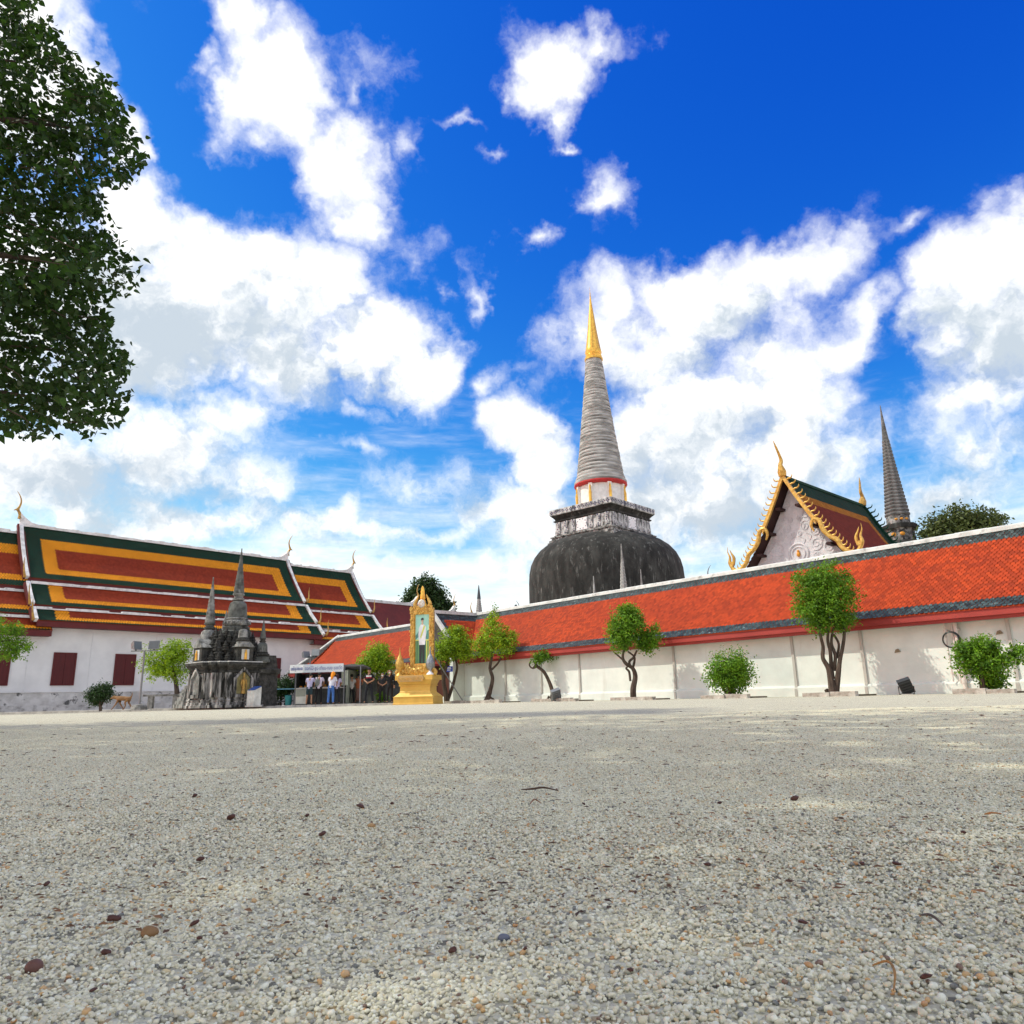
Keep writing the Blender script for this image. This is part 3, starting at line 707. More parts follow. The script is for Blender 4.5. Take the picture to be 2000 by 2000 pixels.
    for x in (-hw + .1, hw - .4): part('porch_wall', MB().box(SR - sp + x, SR - sp + x + .3, y0 + .15, -.02, 0, 2.95), WHITEWASH, root)
    mb = MB(); mb.box(SR - sp - hw + .4, SR - sp + hw - .4, -.02, .0 - .005, 0, 2.3); part('porch_door', mb, mat('porch_door', (.10, .03, .02), rough=.6), root)
    return root, SR, MW
GAL, G_SR, G_MW = gallery()
GAL_M = Matrix.Translation(GAL.location) @ Matrix.Rotation(R(-49.3), 4, 'Z')

# ------------------------------------------------------------------ great stupa
SOOT = mat('soot_black_plaster', (.016, .016, .015), (.06, .06, .056), rough=.95, scale=.9, lo=.42, hi=.75, stretch=(1, 1, .45), stain=(.22, .22, .21), sscale=2.4, slo=.56, shi=.80, sstretch=(1, 1, .3), bump=.4, bscale=4, bdist=.1)
CONE_GREY = mat('weathered_grey_plaster', (.46, .455, .44), (.25, .245, .235), rough=.95, scale=1.2, stretch=(1, 1, .6), stain=(.06, .06, .056), sscale=1.6, slo=.52, shi=.74, bump=.4, bscale=6, bdist=.05)
BLUEWHITE = mat('speckled_white_plaster', (.60, .60, .60), (.34, .34, .34), rough=.85, scale=1.4, stain=(.05, .05, .05), sscale=2.0, slo=.47, shi=.62, sstretch=(1, 1, .6), bump=.3, bscale=8)
CERAMIC = mat('dark_blue_ceramic', (.03, .035, .12), (.05, .03, .05), rough=.3, scale=8)
SHR_T = mat('black_white_moulding', (.40, .40, .39), (.10, .10, .095), rough=.9, scale=2.2, lo=.4, hi=.6, stain=(.03, .03, .03), sscale=2.5, slo=.48, shi=.6, bump=.4, bscale=10)
def great_stupa():
    c = onY(1190, 1365, 90.0); cx = 11.4
    root = thing('great_stupa', 'huge soot-dark bell-shaped stupa with grey ringed cone and golden tip', 'stupa', (cx, 90.5, 0), 0)
    prof = [(10.2, 0), (10.2, 3), (9.7, 3.2), (9.62, 6), (9.55, 9), (9.54, 12), (9.52, 13.8), (9.44, 15.0), (9.22, 16.0), (8.80, 16.9), (8.15, 17.7), (7.3, 18.35), (6.4, 18.8), (5.5, 19.1), (4, 19.3)]
    part('dome', MB().lathe(prof, 96), SOOT, root, smooth=True)
    # square throne, near corner turned towards the yard
    view = math.atan2(-90.5, -cx); rot = view + R(9.5) - R(45)
    sq = [(1, 1), (-1, 1), (-1, -1), (1, -1)]
    Mr = Matrix.Rotation(rot, 4, 'Z')
    lo = [(18.4, 5.0), (18.8, 5.0), (18.83, 4.85), (19.1, 4.85), (19.13, 4.65), (19.38, 4.6), (19.42, 4.75), (19.55, 4.75), (19.6, 4.45), (19.75, 4.4), (19.8, 4.3)]
    part('throne_base', MB().loft(sq, lo, Mr), SHR_T, root)
    th = part('throne', MB().loft(sq, [(19.7, 4.3), (21.45, 4.2)], Mr), BLUEWHITE, root)
    part('throne_cornice', MB().loft(sq, [(21.4, 4.22), (21.5, 4.4), (21.62, 4.4), (21.66, 4.25), (21.8, 4.25), (22.05, 4.45), (22.2, 4.62), (22.28, 4.66)], Mr), SOOT, root)
    slab = part('throne_slab', MB().loft(sq, [(22.27, 4.68), (22.34, 4.74), (22.95, 4.74), (23.02, 4.66)], Mr), BLUEWHITE, root)
    # engaged pilasters and niche panels on the throne faces
    src = None; pan = None
    for k in range(4):
        Mk = Matrix.Rotation(rot + k * math.pi / 2, 4, 'Z')
        for x in (-3.7, -2.5, -1.35, 1.35, 2.5, 3.7):
            mb = MB().box(-.28, .28, -.09, .12, 19.82, 21.38)
            if src is None: src = part('pilaster', mb, BLUEWHITE, th); o = src
            else: o = copy_part(src, th)
            o.location = tuple(Mk @ Vector((x, -4.27, 0))); o.rotation_euler = (0, 0, rot + k * math.pi / 2)
        mb = MB().prism([(-.85, 19.82), (.85, 19.82), (.7, 20.5), (.85, 21.3), (-.85, 21.3), (-.7, 20.5)], -.15, .1, Matrix(((1, 0, 0, 0), (0, 0, 1, 0), (0, 1, 0, 0), (0, 0, 0, 1))))
        if pan is None: pan = part('niche_panel', mb, mat('clean_white', (.8, .8, .82), rough=.8), th); o = pan
        else: o = copy_part(pan, th)
        o.location = tuple(Mk @ Vector((0, -4.27, 0))); o.rotation_euler = (0, 0, rot + k * math.pi / 2)
    # ceramic plates set into slab edge and pilasters
    mb = MB()
    def disc(M, x, z, y, r):
        n = 8; mb.add([(x + r * math.cos(a * 2 * math.pi / n), y, z + r * math.sin(a * 2 * math.pi / n)) for a in range(n)], [tuple(range(n))], M)
    for k in range(4):
        Mk = Matrix.Rotation(rot + k * math.pi / 2, 4, 'Z')
        x = -4.4
        while x < 4.45:
            for dx, dz in ((0, .14), (-.16, 0), (.16, 0), (0, -.16)): disc(Mk, x + dx, 22.64 + dz, -4.755, random.uniform(.07, .11))
            x += .62
        for px_ in (-3.7, -2.5, -1.35, 1.35, 2.5, 3.7):
            for zz in np.arange(19.95, 21.3, .27): disc(Mk, px_ + random.uniform(-.14, .14), zz, -4.375, random.uniform(.06, .11))
        for a in np.linspace(0, 2 * math.pi, 11)[:-1]: disc(Mk, .72 * math.cos(a), 20.55 + .6 * math.sin(a), -4.43, .07)
    part('ceramic_plates', mb, CERAMIC, root, stuff=True, fixn=False)
    # white drum with gilded columns below a red soffit
    drum_m = mat('drum_white', (.80, .79, .76), (.68, .67, .64), rough=.8, scale=2)
    part('drum', MB().lathe([(3.35, 23.02), (3.35, 23.35), (2.85, 23.4), (2.85, 26.0)], 48), drum_m, root, smooth=True)
    src = None
    for k in range(8):
        a = 2 * math.pi * (k + .3) / 8
        if src is None:
            src = part('drum_pier', MB().box(-.24, .24, -.18, .2, 23.3, 25.95), drum_m, root); o = src
            sub = part('gilded_figure', MB().tube([(0, -.24, 23.4), (0, -.28, 24.0), (0, -.26, 24.6), (0, -.25, 25.1), (0, -.26, 25.35), (0, -.24, 25.75)], [.2, .17, .2, .1, .13, .03], 8), GOLD_LEAF, src, smooth=True)
        else:
            o = copy_part(src, root); copy_part(sub, o)
        o.location = (3.0 * math.cos(a), 3.0 * math.sin(a), 0); o.rotation_euler = (0, 0, a + math.pi / 2)
    part('red_soffit', MB().lathe([(2.6, 25.85), (3.22, 25.9), (3.38, 26.12), (3.36, 26.3), (2.6, 26.3)], 48), mat('soffit_red', (.50, .03, .03), (.36, .02, .02), rough=.7, scale=3), root, smooth=True)
    # ringed cone: each ring its own piece
    zs = [26.25, 27.4, 30, 36, 43.6]; rs = [3.46, 3.02, 2.68, 1.92, 1.10]
    part('cone_core', MB().lathe([(float(np.interp(z, zs, rs)) * .955, z) for z in np.linspace(26.25, 43.6, 24)], 40), CONE_GREY, root, smooth=True)
    ringm = MB().lathe([(.93, 0), (.985, .06), (1.0, .3), (1.0, .66), (.985, .90), (.94, 1.0)], 40)
    src = None; z = 26.27; i = 0
    while z < 43.5:
        h = np.interp(z, [26, 43.5], [.50, .34])
        r = float(np.interp(z + h / 2, zs, rs))
        if src is None: src = part('ring', ringm, CONE_GREY, root, smooth=True); o = src
        else: o = copy_part(src, root)
        o.location = (random.uniform(-.02, .02), random.uniform(-.02, .02), z); o.scale = (r * random.uniform(.99, 1.01), r * random.uniform(.99, 1.01), h * .95); o.rotation_euler = (0, 0, random.uniform(0, 6.28)); z += h
    part('golden_tip', MB().lathe([(1.05, 43.55), (1.22, 43.6), (1.22, 43.85), (1.05, 43.95), (1.1, 44.2), (1.0, 44.35), (1.12, 44.7), (1.02, 45.2), (.82, 46.5), (.62, 48), (.42, 49.8), (.26, 51.2), (.16, 52.1), (.11, 52.6), (.13, 52.75), (.07, 52.9), (.10, 53.1), (.05, 53.3), (.07, 53.5), (.03, 53.8), (.01, 54.6)], 32), GOLD_LEAF, root, smooth=True)
great_stupa()

def ringed_stupa(name, label, px, tip_y, Y, base_z, base_r, group=None, cone_m=None, dark_slab=False, dark_tip=False):
    t = onY(px, tip_y, Y)
    root = thing(name, label, 'stupa', (t[0], Y, 0), 0, group)
    H = t[2]; cm = cone_m or CONE_GREY
    n = 22 if base_r > .5 else 12
    part('spire_core', MB().lathe([(base_r * (1 - i / 10) ** 1.15 * .9 + .03, base_z + (H - base_z) * i / 10) for i in range(11)], 20), cm, root, smooth=True)
    ring = MB().lathe([(.9, 0), (1, .25), (1, .7), (.9, 1)], 20); src = None
    for i in range(n):
        f = i / n * .68; z = base_z + (H - base_z) * f; h = (H - base_z) * .68 / n; r = base_r * (1 - f) ** 1.15 + .02
        if src is None: src = part('ring', ring, cm, root, smooth=True); o = src
        else: o = copy_part(src, root)
        o.location = (0, 0, z); o.scale = (r, r, h * .93)
    if dark_tip:
        part('dark_tip', MB().lathe([(base_r * (1 - .62) ** 1.15 + .04, base_z + (H - base_z) * .66), (.03, H + .05)], 12), mat('dark_tip', (.06, .065, .075), rough=.5), root, smooth=True)
    part('drum', MB().lathe([(base_r * .95, base_z - base_r * .8), (base_r * .95, base_z + .02)], 20), OLD_WHITE if not dark_slab else SHR_T, root, smooth=True)
    oc = [(math.cos(R(22.5 + 45 * i)), math.sin(R(22.5 + 45 * i))) for i in range(8)]
    b = base_z - base_r * .8
    part('throne', MB().loft(oc, [(b - base_r * 1.5, base_r * 1.2), (b - base_r * .45, base_r * 1.15), (b - base_r * .3, base_r * 1.4), (b, base_r * 1.35), (b + .01, base_r)]), OLD_WHITE if not dark_slab else SHR_T, root)
    if dark_slab: part('slab', MB().loft(oc, [(b - base_r * .40, base_r * 1.42), (b - base_r * .02, base_r * 1.46), (b + .03, base_r * 1.1)]), SOOT, root)
    part('bell', MB().lathe([(base_r * 2.6, 0), (base_r * 2.6, max(.2, b - base_r * 4.5)), (base_r * 2.4, b - base_r * 3), (base_r * 1.9, b - base_r * 1.9), (base_r * 1.15, b - base_r * 1.45)], 28), SOOT, root, smooth=True)
    return root
o = ringed_stupa('ringed_stupa', 'slender dark ringed spire of a smaller stupa behind the gabled hall', 1719, 792, 62, 14.6, .98, dark_slab=True, cone_m=mat('dark_weathered_plaster', (.20, .20, .20), (.085, .085, .085), rough=.95, scale=2, stain=(.035, .035, .035), sscale=2.5, slo=.5, shi=.75, bump=.4, bscale=8))
# gilt rosettes on its drum
for a in (-2.2, -1.75, -1.3):
    part('gilt_rosette', MB().ball((.93 * math.cos(a), .93 * math.sin(a), 14.22), (.16, .10, .10), 8, 6), mat('orange_gilt', (.65, .28, .03), rough=.5), o)
for a in (-2.5, -1.9):
    part('gilt_rosette', MB().ball((1.12 * math.cos(a), 1.12 * math.sin(a), 12.9), (.24, .12, .17), 8, 6), MATS['orange_gilt'], o)
ringed_stupa('small_stupa', 'small grey ringed stupa spire beside the far hall finials left of the dome', 935, 1144, 66, 6.6, .42, 'small stupas behind the gallery', dark_tip=True)
ringed_stupa('small_stupa', 'tallest of the three small spires standing before the dark dome', 1213, 1062, 60, 7.3, .40, 'small stupas behind the gallery')
ringed_stupa('small_stupa', 'leftmost of the three small spires standing before the dark dome', 1159, 1125, 60, 6.2, .24, 'small stupas behind the gallery')
ringed_stupa('small_stupa', 'rightmost of the three small spires standing before the dark dome', 1251, 1112, 60, 6.2, .22, 'small stupas behind the gallery')

# ------------------------------------------------------------------ gabled hall on the right
def gabled_hall():
    ap = onm(1535, 934, 42.); base = onm(1535, 1365, 42.)
    root = thing('gabled_hall', 'steep gabled hall with white carved pediment and golden serpent bargeboards', 'temple hall', (ap[0], ap[1], 0), R(-47))
    HA = ap[2]; LEN = 11.5
    # half profile: sideways x, height
    pr = [(0, HA), (.8, HA - 1.62), (1.6, HA - 3.05), (2.4, HA - 4.3), (3.2, HA - 5.35), (3.9, HA - 6.1)]
    for sd in (1, -1):
        prof = [(-x, h) for x, h in pr]
        to3 = lambda q, s, h, sd=sd: (-q * sd, s, h)
        def colf(s, h, t):
            ds = LEN - .5 - s
            if h > HA - 1.0 or ds < .5 : return 'green'
            if h > HA - 1.65 or ds < 1.1 or h < HA - 5.75: return 'orange'
            return 'red'
        rm = MB(); sheet(prof, -.35, LEN, to3, rm); rs = part('roof', rm, V_RED, root)
        for key, (V, Fc) in tile_set(prof, -.35, LEN, .15, .19, colf, to3).items():
            o = link(key + '_tiles', np_mesh(key + '_tiles', V, Fc), {'green': V_GREEN, 'orange': mat('hall_orange_tile', (.42, .16, .02), (.34, .125, .02), rough=.75, island=.15, spec=.1), 'red': mat('hall_maroon_tile', (.20, .032, .018), (.16, .027, .017), rough=.75, island=.18, spec=.1)}[key], rs); o['kind'] = 'stuff'
        # barge: straight upper board then two serpent waves
        def P(x, h, y=-.42): return Vector((x * sd, y, h))
        for ye, nm in ((-.42, 'bargeboard'), (LEN + .08, 'rear_bargeboard')):
            mt_ = GOLD if ye < 0 else V_GREEN
            up = [P(x, h + .06, ye) for x, h in ((0, HA + .05), (.6, HA - 1.15), (1.2, HA - 2.25), (1.72, HA - 3.15))]
            b = MB()
            v = []
            for p in up: v += [p + Vector((0, -.09, .17)), p + Vector((0, .09, .17)), p + Vector((0, .09, -.26)), p + Vector((0, -.09, -.26))]
            f = []
            for i in range(3):
                for k in range(4): f.append((4 * i + k, 4 * i + (k + 1) % 4, 4 * i + 4 + (k + 1) % 4, 4 * i + 4 + k))
            f += [(3, 2, 1, 0), (12, 13, 14, 15)]
            b.add(v, f); part(nm, b, mt_, root)
            w = crom([P(1.55, HA - 3.75, ye), P(1.42, HA - 3.35, ye), P(1.62, HA - 3.0, ye), P(1.95, HA - 3.2, ye), P(2.1, HA - 3.75, ye), P(2.45, HA - 4.2, ye), P(2.85, HA - 4.5, ye), P(3.05, HA - 4.95, ye), P(3.45, HA - 5.3, ye), P(3.85, HA - 5.4, ye), P(4.08, HA - 5.12, ye), P(4.05, HA - 4.75, ye)], 4)
            part('serpent' if ye < 0 else 'rear_serpent', MB().tube(w, lerp_list([.04, .10, .13, .14, .15, .14, .15, .14, .15, .16, .13, .09], len(w)), 8), mt_, root, smooth=True)
            hd = crom([P(4.08, HA - 5.1, ye), P(4.22, HA - 4.8, ye), P(4.18, HA - 4.45, ye), P(4.3, HA - 4.1, ye), P(4.28, HA - 3.75, ye)], 4)
            fl = MB().tube(hd, lerp_list([.14, .12, .07, .03, .008], len(hd)), 7)
            fl.tube(crom([P(4.0, HA - 5.0, ye), P(3.9, HA - 4.55, ye), P(4.05, HA - 4.2, ye), P(4.15, HA - 3.95, ye)], 3), lerp_list([.1, .1, .05, .01], 10), 6)
            part('serpent_crest' if ye < 0 else 'rear_serpent_crest', fl, mt_, root, smooth=True)
            # flame fins along the roof edge
            fin = None; ts = np.linspace(.05, .94, 20)
            xs_ = [p[0] for p in pr]; hs_ = [p[1] for p in pr]
            for t in ts:
                x = 3.75 * t; h = float(np.interp(x, xs_, hs_)); dx = .05
                sl = (float(np.interp(x + dx, xs_, hs_)) - h) / dx; nrm = Vector((-sl, 0, 1)).normalized()
                if fin is None:
                    pth = crom([(0, 0, 0), (.03, 0, .16), (.13, 0, .30), (.11, 0, .46), (.03, 0, .55)], 3)
                    fin = part('fin', MB().tube(pth, lerp_list([.07, .06, .05, .032, .006], len(pth)), 6), mt_, root, smooth=True); o = fin
                else: o = copy_part(fin, root)
                o.location = P(x + .02, h + .12, ye); 
                ang = math.atan2(nrm.x, nrm.z) * .75
                o.rotation_euler = (0, ang * sd, 0); o.scale = (sd * .95, 1, .95)
        # dark soffit under the overhang
        mb = MB(); mb.add([P(x, h - .09, y) for x, h in pr for y in (-.36, .62)], [(2 * i, 2 * i + 1, 2 * i + 3, 2 * i + 2) for i in range(len(pr) - 1)]); part('soffit', mb, mat('soffit_brown', (.035, .012, .012), rough=.8), root)
        mb = MB()
        for k in range(4):
            i = k + 1; x, h = pr[i]; mb.box(min(x * sd, x * sd - .3 * sd), max(x * sd, x * sd - .3 * sd), -.3, .6, h - .35, h - .2)
        part('purlin', mb, MATS['soffit_brown'], root)
    # carved pediment
    pts = [(0, HA - .25)] + [(x, h - .25) for x, h in pr[1:]] + [(3.5, HA - 7.2), (-3.5, HA - 7.2)] + [(-x, h - .25) for x, h in reversed(pr[1:])]
    PED = mat('pediment_plaster', (.66, .65, .68), (.55, .54, .57), rough=.85, scale=3, bump=.8, bscale=7, bdist=.06)
    ped = part('pediment', MB().prism(pts, -.6, -.5, Matrix(((1, 0, 0, 0), (0, 0, -1, 0), (0, 1, 0, 0), (0, 0, 0, 1)))), PED, root)
    def spiral(cx, cz, r, a0, turns, sgn, th):
        n = int(18 * turns); return [(cx + sgn * r * (1 - i / n * .9) * math.cos(a0 + 2 * math.pi * turns * i / n), .485, cz + r * (1 - i / n * .9) * math.sin(a0 + 2 * math.pi * turns * i / n)) for i in range(n + 1)], [th * (1 - .6 * i / n) for i in range(n + 1)]
    for (x, dz, r, a0) in ((.75, 2.3, .35, 3.5), (.62, 3.1, .42, .4), (1.25, 3.5, .40, 2.2), (1.2, 4.3, .5, 4.2), (1.95, 4.6, .42, .9), (1.7, 5.3, .45, 2.6), (2.5, 5.5, .45, 5.), (.75, 5.6, .5, 1.2), (1.5, 6.15, .42, 3.9), (2.8, 6.3, .4, .2), (.35, 1.6, .22, 1.), (.3, 2.6, .2, 2.), (.2, 3.5, .2, 4.), (.95, 2.8, .18, 1.), (1.55, 3.9, .2, 5.), (.3, 5.9, .22, 2.), (2.2, 5.05, .2, .5), (1.1, 4.95, .2, 3.), (2.1, 6.0, .22, 1.), (.9, 6.5, .25, 4.)):
        for s in (1, -1):
            p, rr = spiral(x * s, HA - dz, r * .85, a0, 1.7, s, .036)
            mb = MB().tube(p, rr, 5)
            q = crom([(x * s, .485, HA - dz - r), ((x + .3) * s, .485, HA - dz - r - .25), ((x + .15) * s, .485, HA - dz - r - .55)], 4); mb.tube(q, lerp_list([.035, .03, .01], len(q)), 5)
            part('carved_scroll', mb, PED, ped, smooth=True)
    mb = MB().tube([(.62 * math.cos(a), .48, HA - 4.75 + .62 * math.sin(a)) for a in np.linspace(0, 2 * math.pi, 25)], .06, 6)
    mb.tube([(.42 * math.cos(a), .48, HA - 4.75 + .42 * math.sin(a)) for a in np.linspace(0, 2 * math.pi, 21)], .045, 6)
    part('wheel_medallion', mb, PED, ped, smooth=True)
    part('medallion_figure', MB().ball((0, .45, HA - 4.8), (.12, .1, .16), 8, 6).ball((0, .45, HA - 4.6), .08, 8, 6), MATS['orange_gilt'], ped, smooth=True)
    # horn finials
    for y, sc_ in ((-.42, 1.0), (LEN, .95)):
        pth = crom([(0, y, HA + .05), (0, y - .02, HA + .35), (0, y - .12, HA + .75), (0, y + .06, HA + 1.05), (-.03, y - .02, HA + 1.4), (-.08, y - .25, HA + 1.9), (-.14, y - .42, HA + 2.35)], 4)
        if y > 0: pth = [Vector((p.x, 2 * y - p.y, p.z)) for p in pth]
        part('chofa_horn', MB().tube(pth, lerp_list([.24, .28, .14, .12, .09, .07, .01], len(pth)), 8), GOLD if y < 0 else GOLD_DULL, root, smooth=True)
    part('ridge_cap', MB().box(-.1, .1, -.2, LEN, HA - .05, HA + .12), V_GREEN, root)
    part('wall', MB().box(-3.2, 3.2, .6, LEN - .8, 0, HA - 5.6), WHITEWASH, root)
gabled_hall()

# ------------------------------------------------------------------ far red-roofed hall (three stepped sections)
def far_hall():
    a = onY(724, 1174, 66); b = onY(808, 1181, 76)
    az = math.atan2(b[0] - a[0], b[1] - a[1])
    A = R(42); d = np.array([math.sin(A), math.cos(A), 0]); nn = np.array([-math.cos(A), math.sin(A), 0])
    root = thing('far_hall', 'distant hall with plain dark red stepped roofs and slim horn finials', 'temple hall', (a[0], a[1], 0), R(48))
    RZ = a[2]
    red = mat('far_red_tile', (.17, .022, .014), (.13, .018, .013), rough=.6, scale=.8, island=.15)
    wm = MATS['white_verge_mortar']
    def s_at(px): # distance along the ridge line at which a pixel column is reached
        ry = ray(px, 1180); best = min(np.arange(-12, 60, .05), key=lambda s: abs((a + d * s)[0] * ry[1] - (a + d * s)[1] * ry[0])); return float(best)
    for (p0, p1, dz, hw) in ((690, 812, 0, 4.6), (808, 884, -.55, 4.2), (880, 917, -1.1, 3.8)):
        s0, s1 = s_at(p0), s_at(p1); z = RZ + dz
        for sd in (1, -1):
            prof = sag((0, z), (-hw, z - 5.2), .25, 5)
            to3 = lambda q, s, h, sd=sd: (s, q * sd, h)
            rf = part('roof', (lambda mb: (sheet(prof, s0, s1, to3, mb), mb)[1])(MB()), red, root)
            if sd == 1:
                V, Fc = list(tile_set(prof, s0, s1, .25, .3, lambda s, h, t: 'r', to3).values())[0]
                o = link('red_tiles', np_mesh('red_tiles', V, Fc), red, rf); o['kind'] = 'stuff'
            mb = MB(); strip(prof, s1, .12, .14, to3, mb); part('verge', mb, wm, root, smooth=True)
        part('ridge_cap', MB().box(s0, s1, -.15, .15, z - .1, z + .15), wm, root)
        mb = MB(); mb.add([(s1 + xx, yy, z + zz) for yy in (-.14, .14) for xx, zz in ((-1.8, .1), (.1, -.1), (.15, .9), (-.15, .55), (-.6, .25))], [(0, 1, 2, 3, 4), (9, 8, 7, 6, 5), (0, 5, 6, 1), (1, 6, 7, 2), (2, 7, 8, 3), (3, 8, 9, 4), (4, 9, 5, 0)])
        part('ridge_crest', mb, wm, root)
        c = part('chofa_horn', chofa_mesh(1.15), GOLD_DULL, root, smooth=True); c.location = (s1 + .1, 0, z + .5)
        mb = MB(); mb.add([(s1 - .2, y, zz) for y, zz in ((0, z - .1), (-hw, z - 5.1), (hw, z - 5.1))] + [(s1 - .12, y, zz) for y, zz in ((0, z - .1), (-hw, z - 5.1), (hw, z - 5.1))], [(0, 1, 2), (5, 4, 3), (0, 3, 4, 1), (1, 4, 5, 2), (2, 5, 3, 0)]); part('gable', mb, M_RED, root)
        part('wall', MB().box(s0 + .3, s1 - .4, -hw + .8, hw - .8, 0, z - 4.4), WHITEWASH2, root)
    return root
FH = far_hall()
FH.location = (FH.location[0] * 1.22, FH.location[1] * 1.22, -.22 * CAM_H); FH.scale = (1.22,) * 3
# lone finials peeping over the gallery ridge
def roof_tip(px, tip_y, Y, label, kind):
    t = onY(px, tip_y, Y); z0 = t[2] - 1.6
    root = thing('roof_finial_shrine', label, 'roof finial', (t[0], Y, 0))
    part('shrine_wall', MB().box(-1.2, 1.2, -1.2, 1.2, 0, z0 - 1.2), WHITEWASH2, root)
    part('shrine_roof', MB().loft([(1, 1), (-1, 1), (-1, -1), (1, -1)], [(z0 - 1.25, 1.5), (z0 - .6, .7), (z0 + .1, .12)]), M_RED, root)
    if kind == 'horn':
        c = part('chofa_horn', chofa_mesh(1.15), GREY_METAL, root, smooth=True); c.location = (0, 0, z0); c.rotation_euler = (0, 0, math.pi if px < 1100 else 0)
    else: part('stub_post', MB().lathe([(.13, z0), (.12, t[2] - .1), (.08, t[2])], 10), DARK_METAL, root, smooth=True)
roof_tip(1016, 1172, 58, 'small curved grey roof horn above the gallery ridge left of the dome', 'horn')
roof_tip(1007.5, 1181, 59, 'short dark post tip just left of the curved horn above the gallery ridge', 'stub')
roof_tip(1379, 1103, 52, 'small dark roof horn between the dome and the gabled hall', 'horn')

# ------------------------------------------------------------------ trees and shrubs
def leaves(clumps, n, size, tuft=.10, per=10, flat=.25, droop=0., aspect=.55, shape='rhomb'):
    """numpy leaf cloud: clumps (x,y,z,rx,ry,rz,weight) -> verts, faces"""
    w = np.array([c[6] for c in clumps], float); w /= w.sum(); nt = max(1, n // per)
    ci = RNG.choice(len(clumps), nt, p=w); C_ = np.array(clumps)[ci]
    d = RNG.normal(0, 1, (nt, 3)); d /= np.linalg.norm(d, axis=1)[:, None]
    rad = RNG.uniform(0, 1, nt) ** (1 / 2.6) * RNG.choice([.7, .85, .95, 1.0, 1.05, 1.18], nt)
    ctr = C_[:, :3] + d * rad[:, None] * C_[:, 3:6]
    P = np.repeat(ctr, per, 0) + RNG.normal(0, tuft, (nt * per, 3)); D = np.repeat(d, per, 0); N = len(P)
    nrm = D * .6 + RNG.normal(0, .6, (N, 3)) + np.array([0, 0, .45]); nrm /= np.linalg.norm(nrm, axis=1)[:, None]
    a = D * .5 + RNG.normal(0, .8, (N, 3)) + np.array([0, 0, -droop]); a -= nrm * np.sum(a * nrm, 1)[:, None]; a /= np.linalg.norm(a, axis=1)[:, None]
    b = np.cross(nrm, a); L = (size * RNG.uniform(.7, 1.25, N))[:, None]; W = L * aspect
    if shape == 'rhomb':
        v = np.stack([P, P + a * L * .5 + b * W * .5 + nrm * L * .06, P + a * L, P + a * L * .5 - b * W * .5 + nrm * L * .06], 1).reshape(-1, 3)
        f = np.arange(N * 4).reshape(-1, 4)
    else:   # heart-shaped leaf with drip tip, folded on the midrib: 2 quads
        tip = P + a * L - nrm * L * .12; mid = P + a * L * .45 - nrm * L * .07
        v = np.stack([P, P + a * L * .08 + b * W * .46, P + a * L * .42 + b * W * .40, tip, P + a * L * .42 - b * W * .40, P + a * L * .08 - b * W * .46, mid], 1).reshape(-1, 3)
        base = np.arange(N)[:, None] * 7
        f = np.concatenate([base + np.array([[0, 1, 2, 6]]), base + np.array([[6, 2, 3, 3]]) * 0 + np.array([[6, 2, 3, 4]]), base + np.array([[0, 6, 4, 5]])], 0)
    return v, f

LIME = M_leaf('lime_leaf', (.34, .47, .014), (.12, .25, .012), (.5, .68, .02))
MIDG = M_leaf('mid_green_leaf', (.17, .33, .013), (.05, .14, .010), (.32, .54, .02))
DARKG = M_leaf('dark_green_leaf', (.035, .075, .018), (.02, .05, .014), (.06, .13, .02))
DEEPG = M_leaf('deep_canopy_leaf', (.026, .066, .009), (.014, .036, .008), (.08, .19, .015), .5)

def topiary(label, base, Y, crowns, trunks, leaf_mat, n, size=.10, group='clipped trees along the gallery wall', name='clipped_tree', cat='tree', per=16, tuft=.085, z0=0., grow=1.10):
    """base (px,py); crowns [(px,py,rx,ry)]; trunks [[(px,py,radius m)...]] in photo pixels at distance Y"""
    b = onY(base[0], base[1], Y); root = thing(name, label, cat, (b[0], Y, z0), 0, group)
    off = np.array([b[0], Y, z0])
    cl = []
    for (cx, cy, rx, ry) in crowns:
        rx *= grow; ry *= grow
        c = onY(cx, cy, Y) - off; ex = onY(cx + rx, cy, Y) - off; ez = onY(cx, cy - ry, Y) - off
        r1 = abs(ex[0] - c[0]); r2 = abs(ez[2] - c[2]); cl.append((c[0], RNG.normal(0, .05), c[2], r1, (r1 + r2) / 2, r2, rx * ry))
    v, f = leaves(cl, int(n * 1.5), size * .92, tuft, per)
    for i, t in enumerate(trunks):
        pts = []
        for k, q in enumerate(t):
            p = onY(q[0], q[1], Y) - off; pts.append((p[0], (RNG.normal(0, .06) if k else 0) + .04 * i, max(p[2], -.05) if k == 0 else p[2]))
        if i == 0: pts[0] = (pts[0][0], 0, -.04)
        p = crom(pts, 5); part('trunk' if i == 0 else 'limb', MB().tube(p, lerp_list([q[2] for q in t], len(p)), 8), BARK, root, smooth=True)
    o = link('crown', np_mesh('crown', v, f), leaf_mat, root)
    return root
def yt(px, mm=23.7): return float(onm(px, 1365, mm)[1])

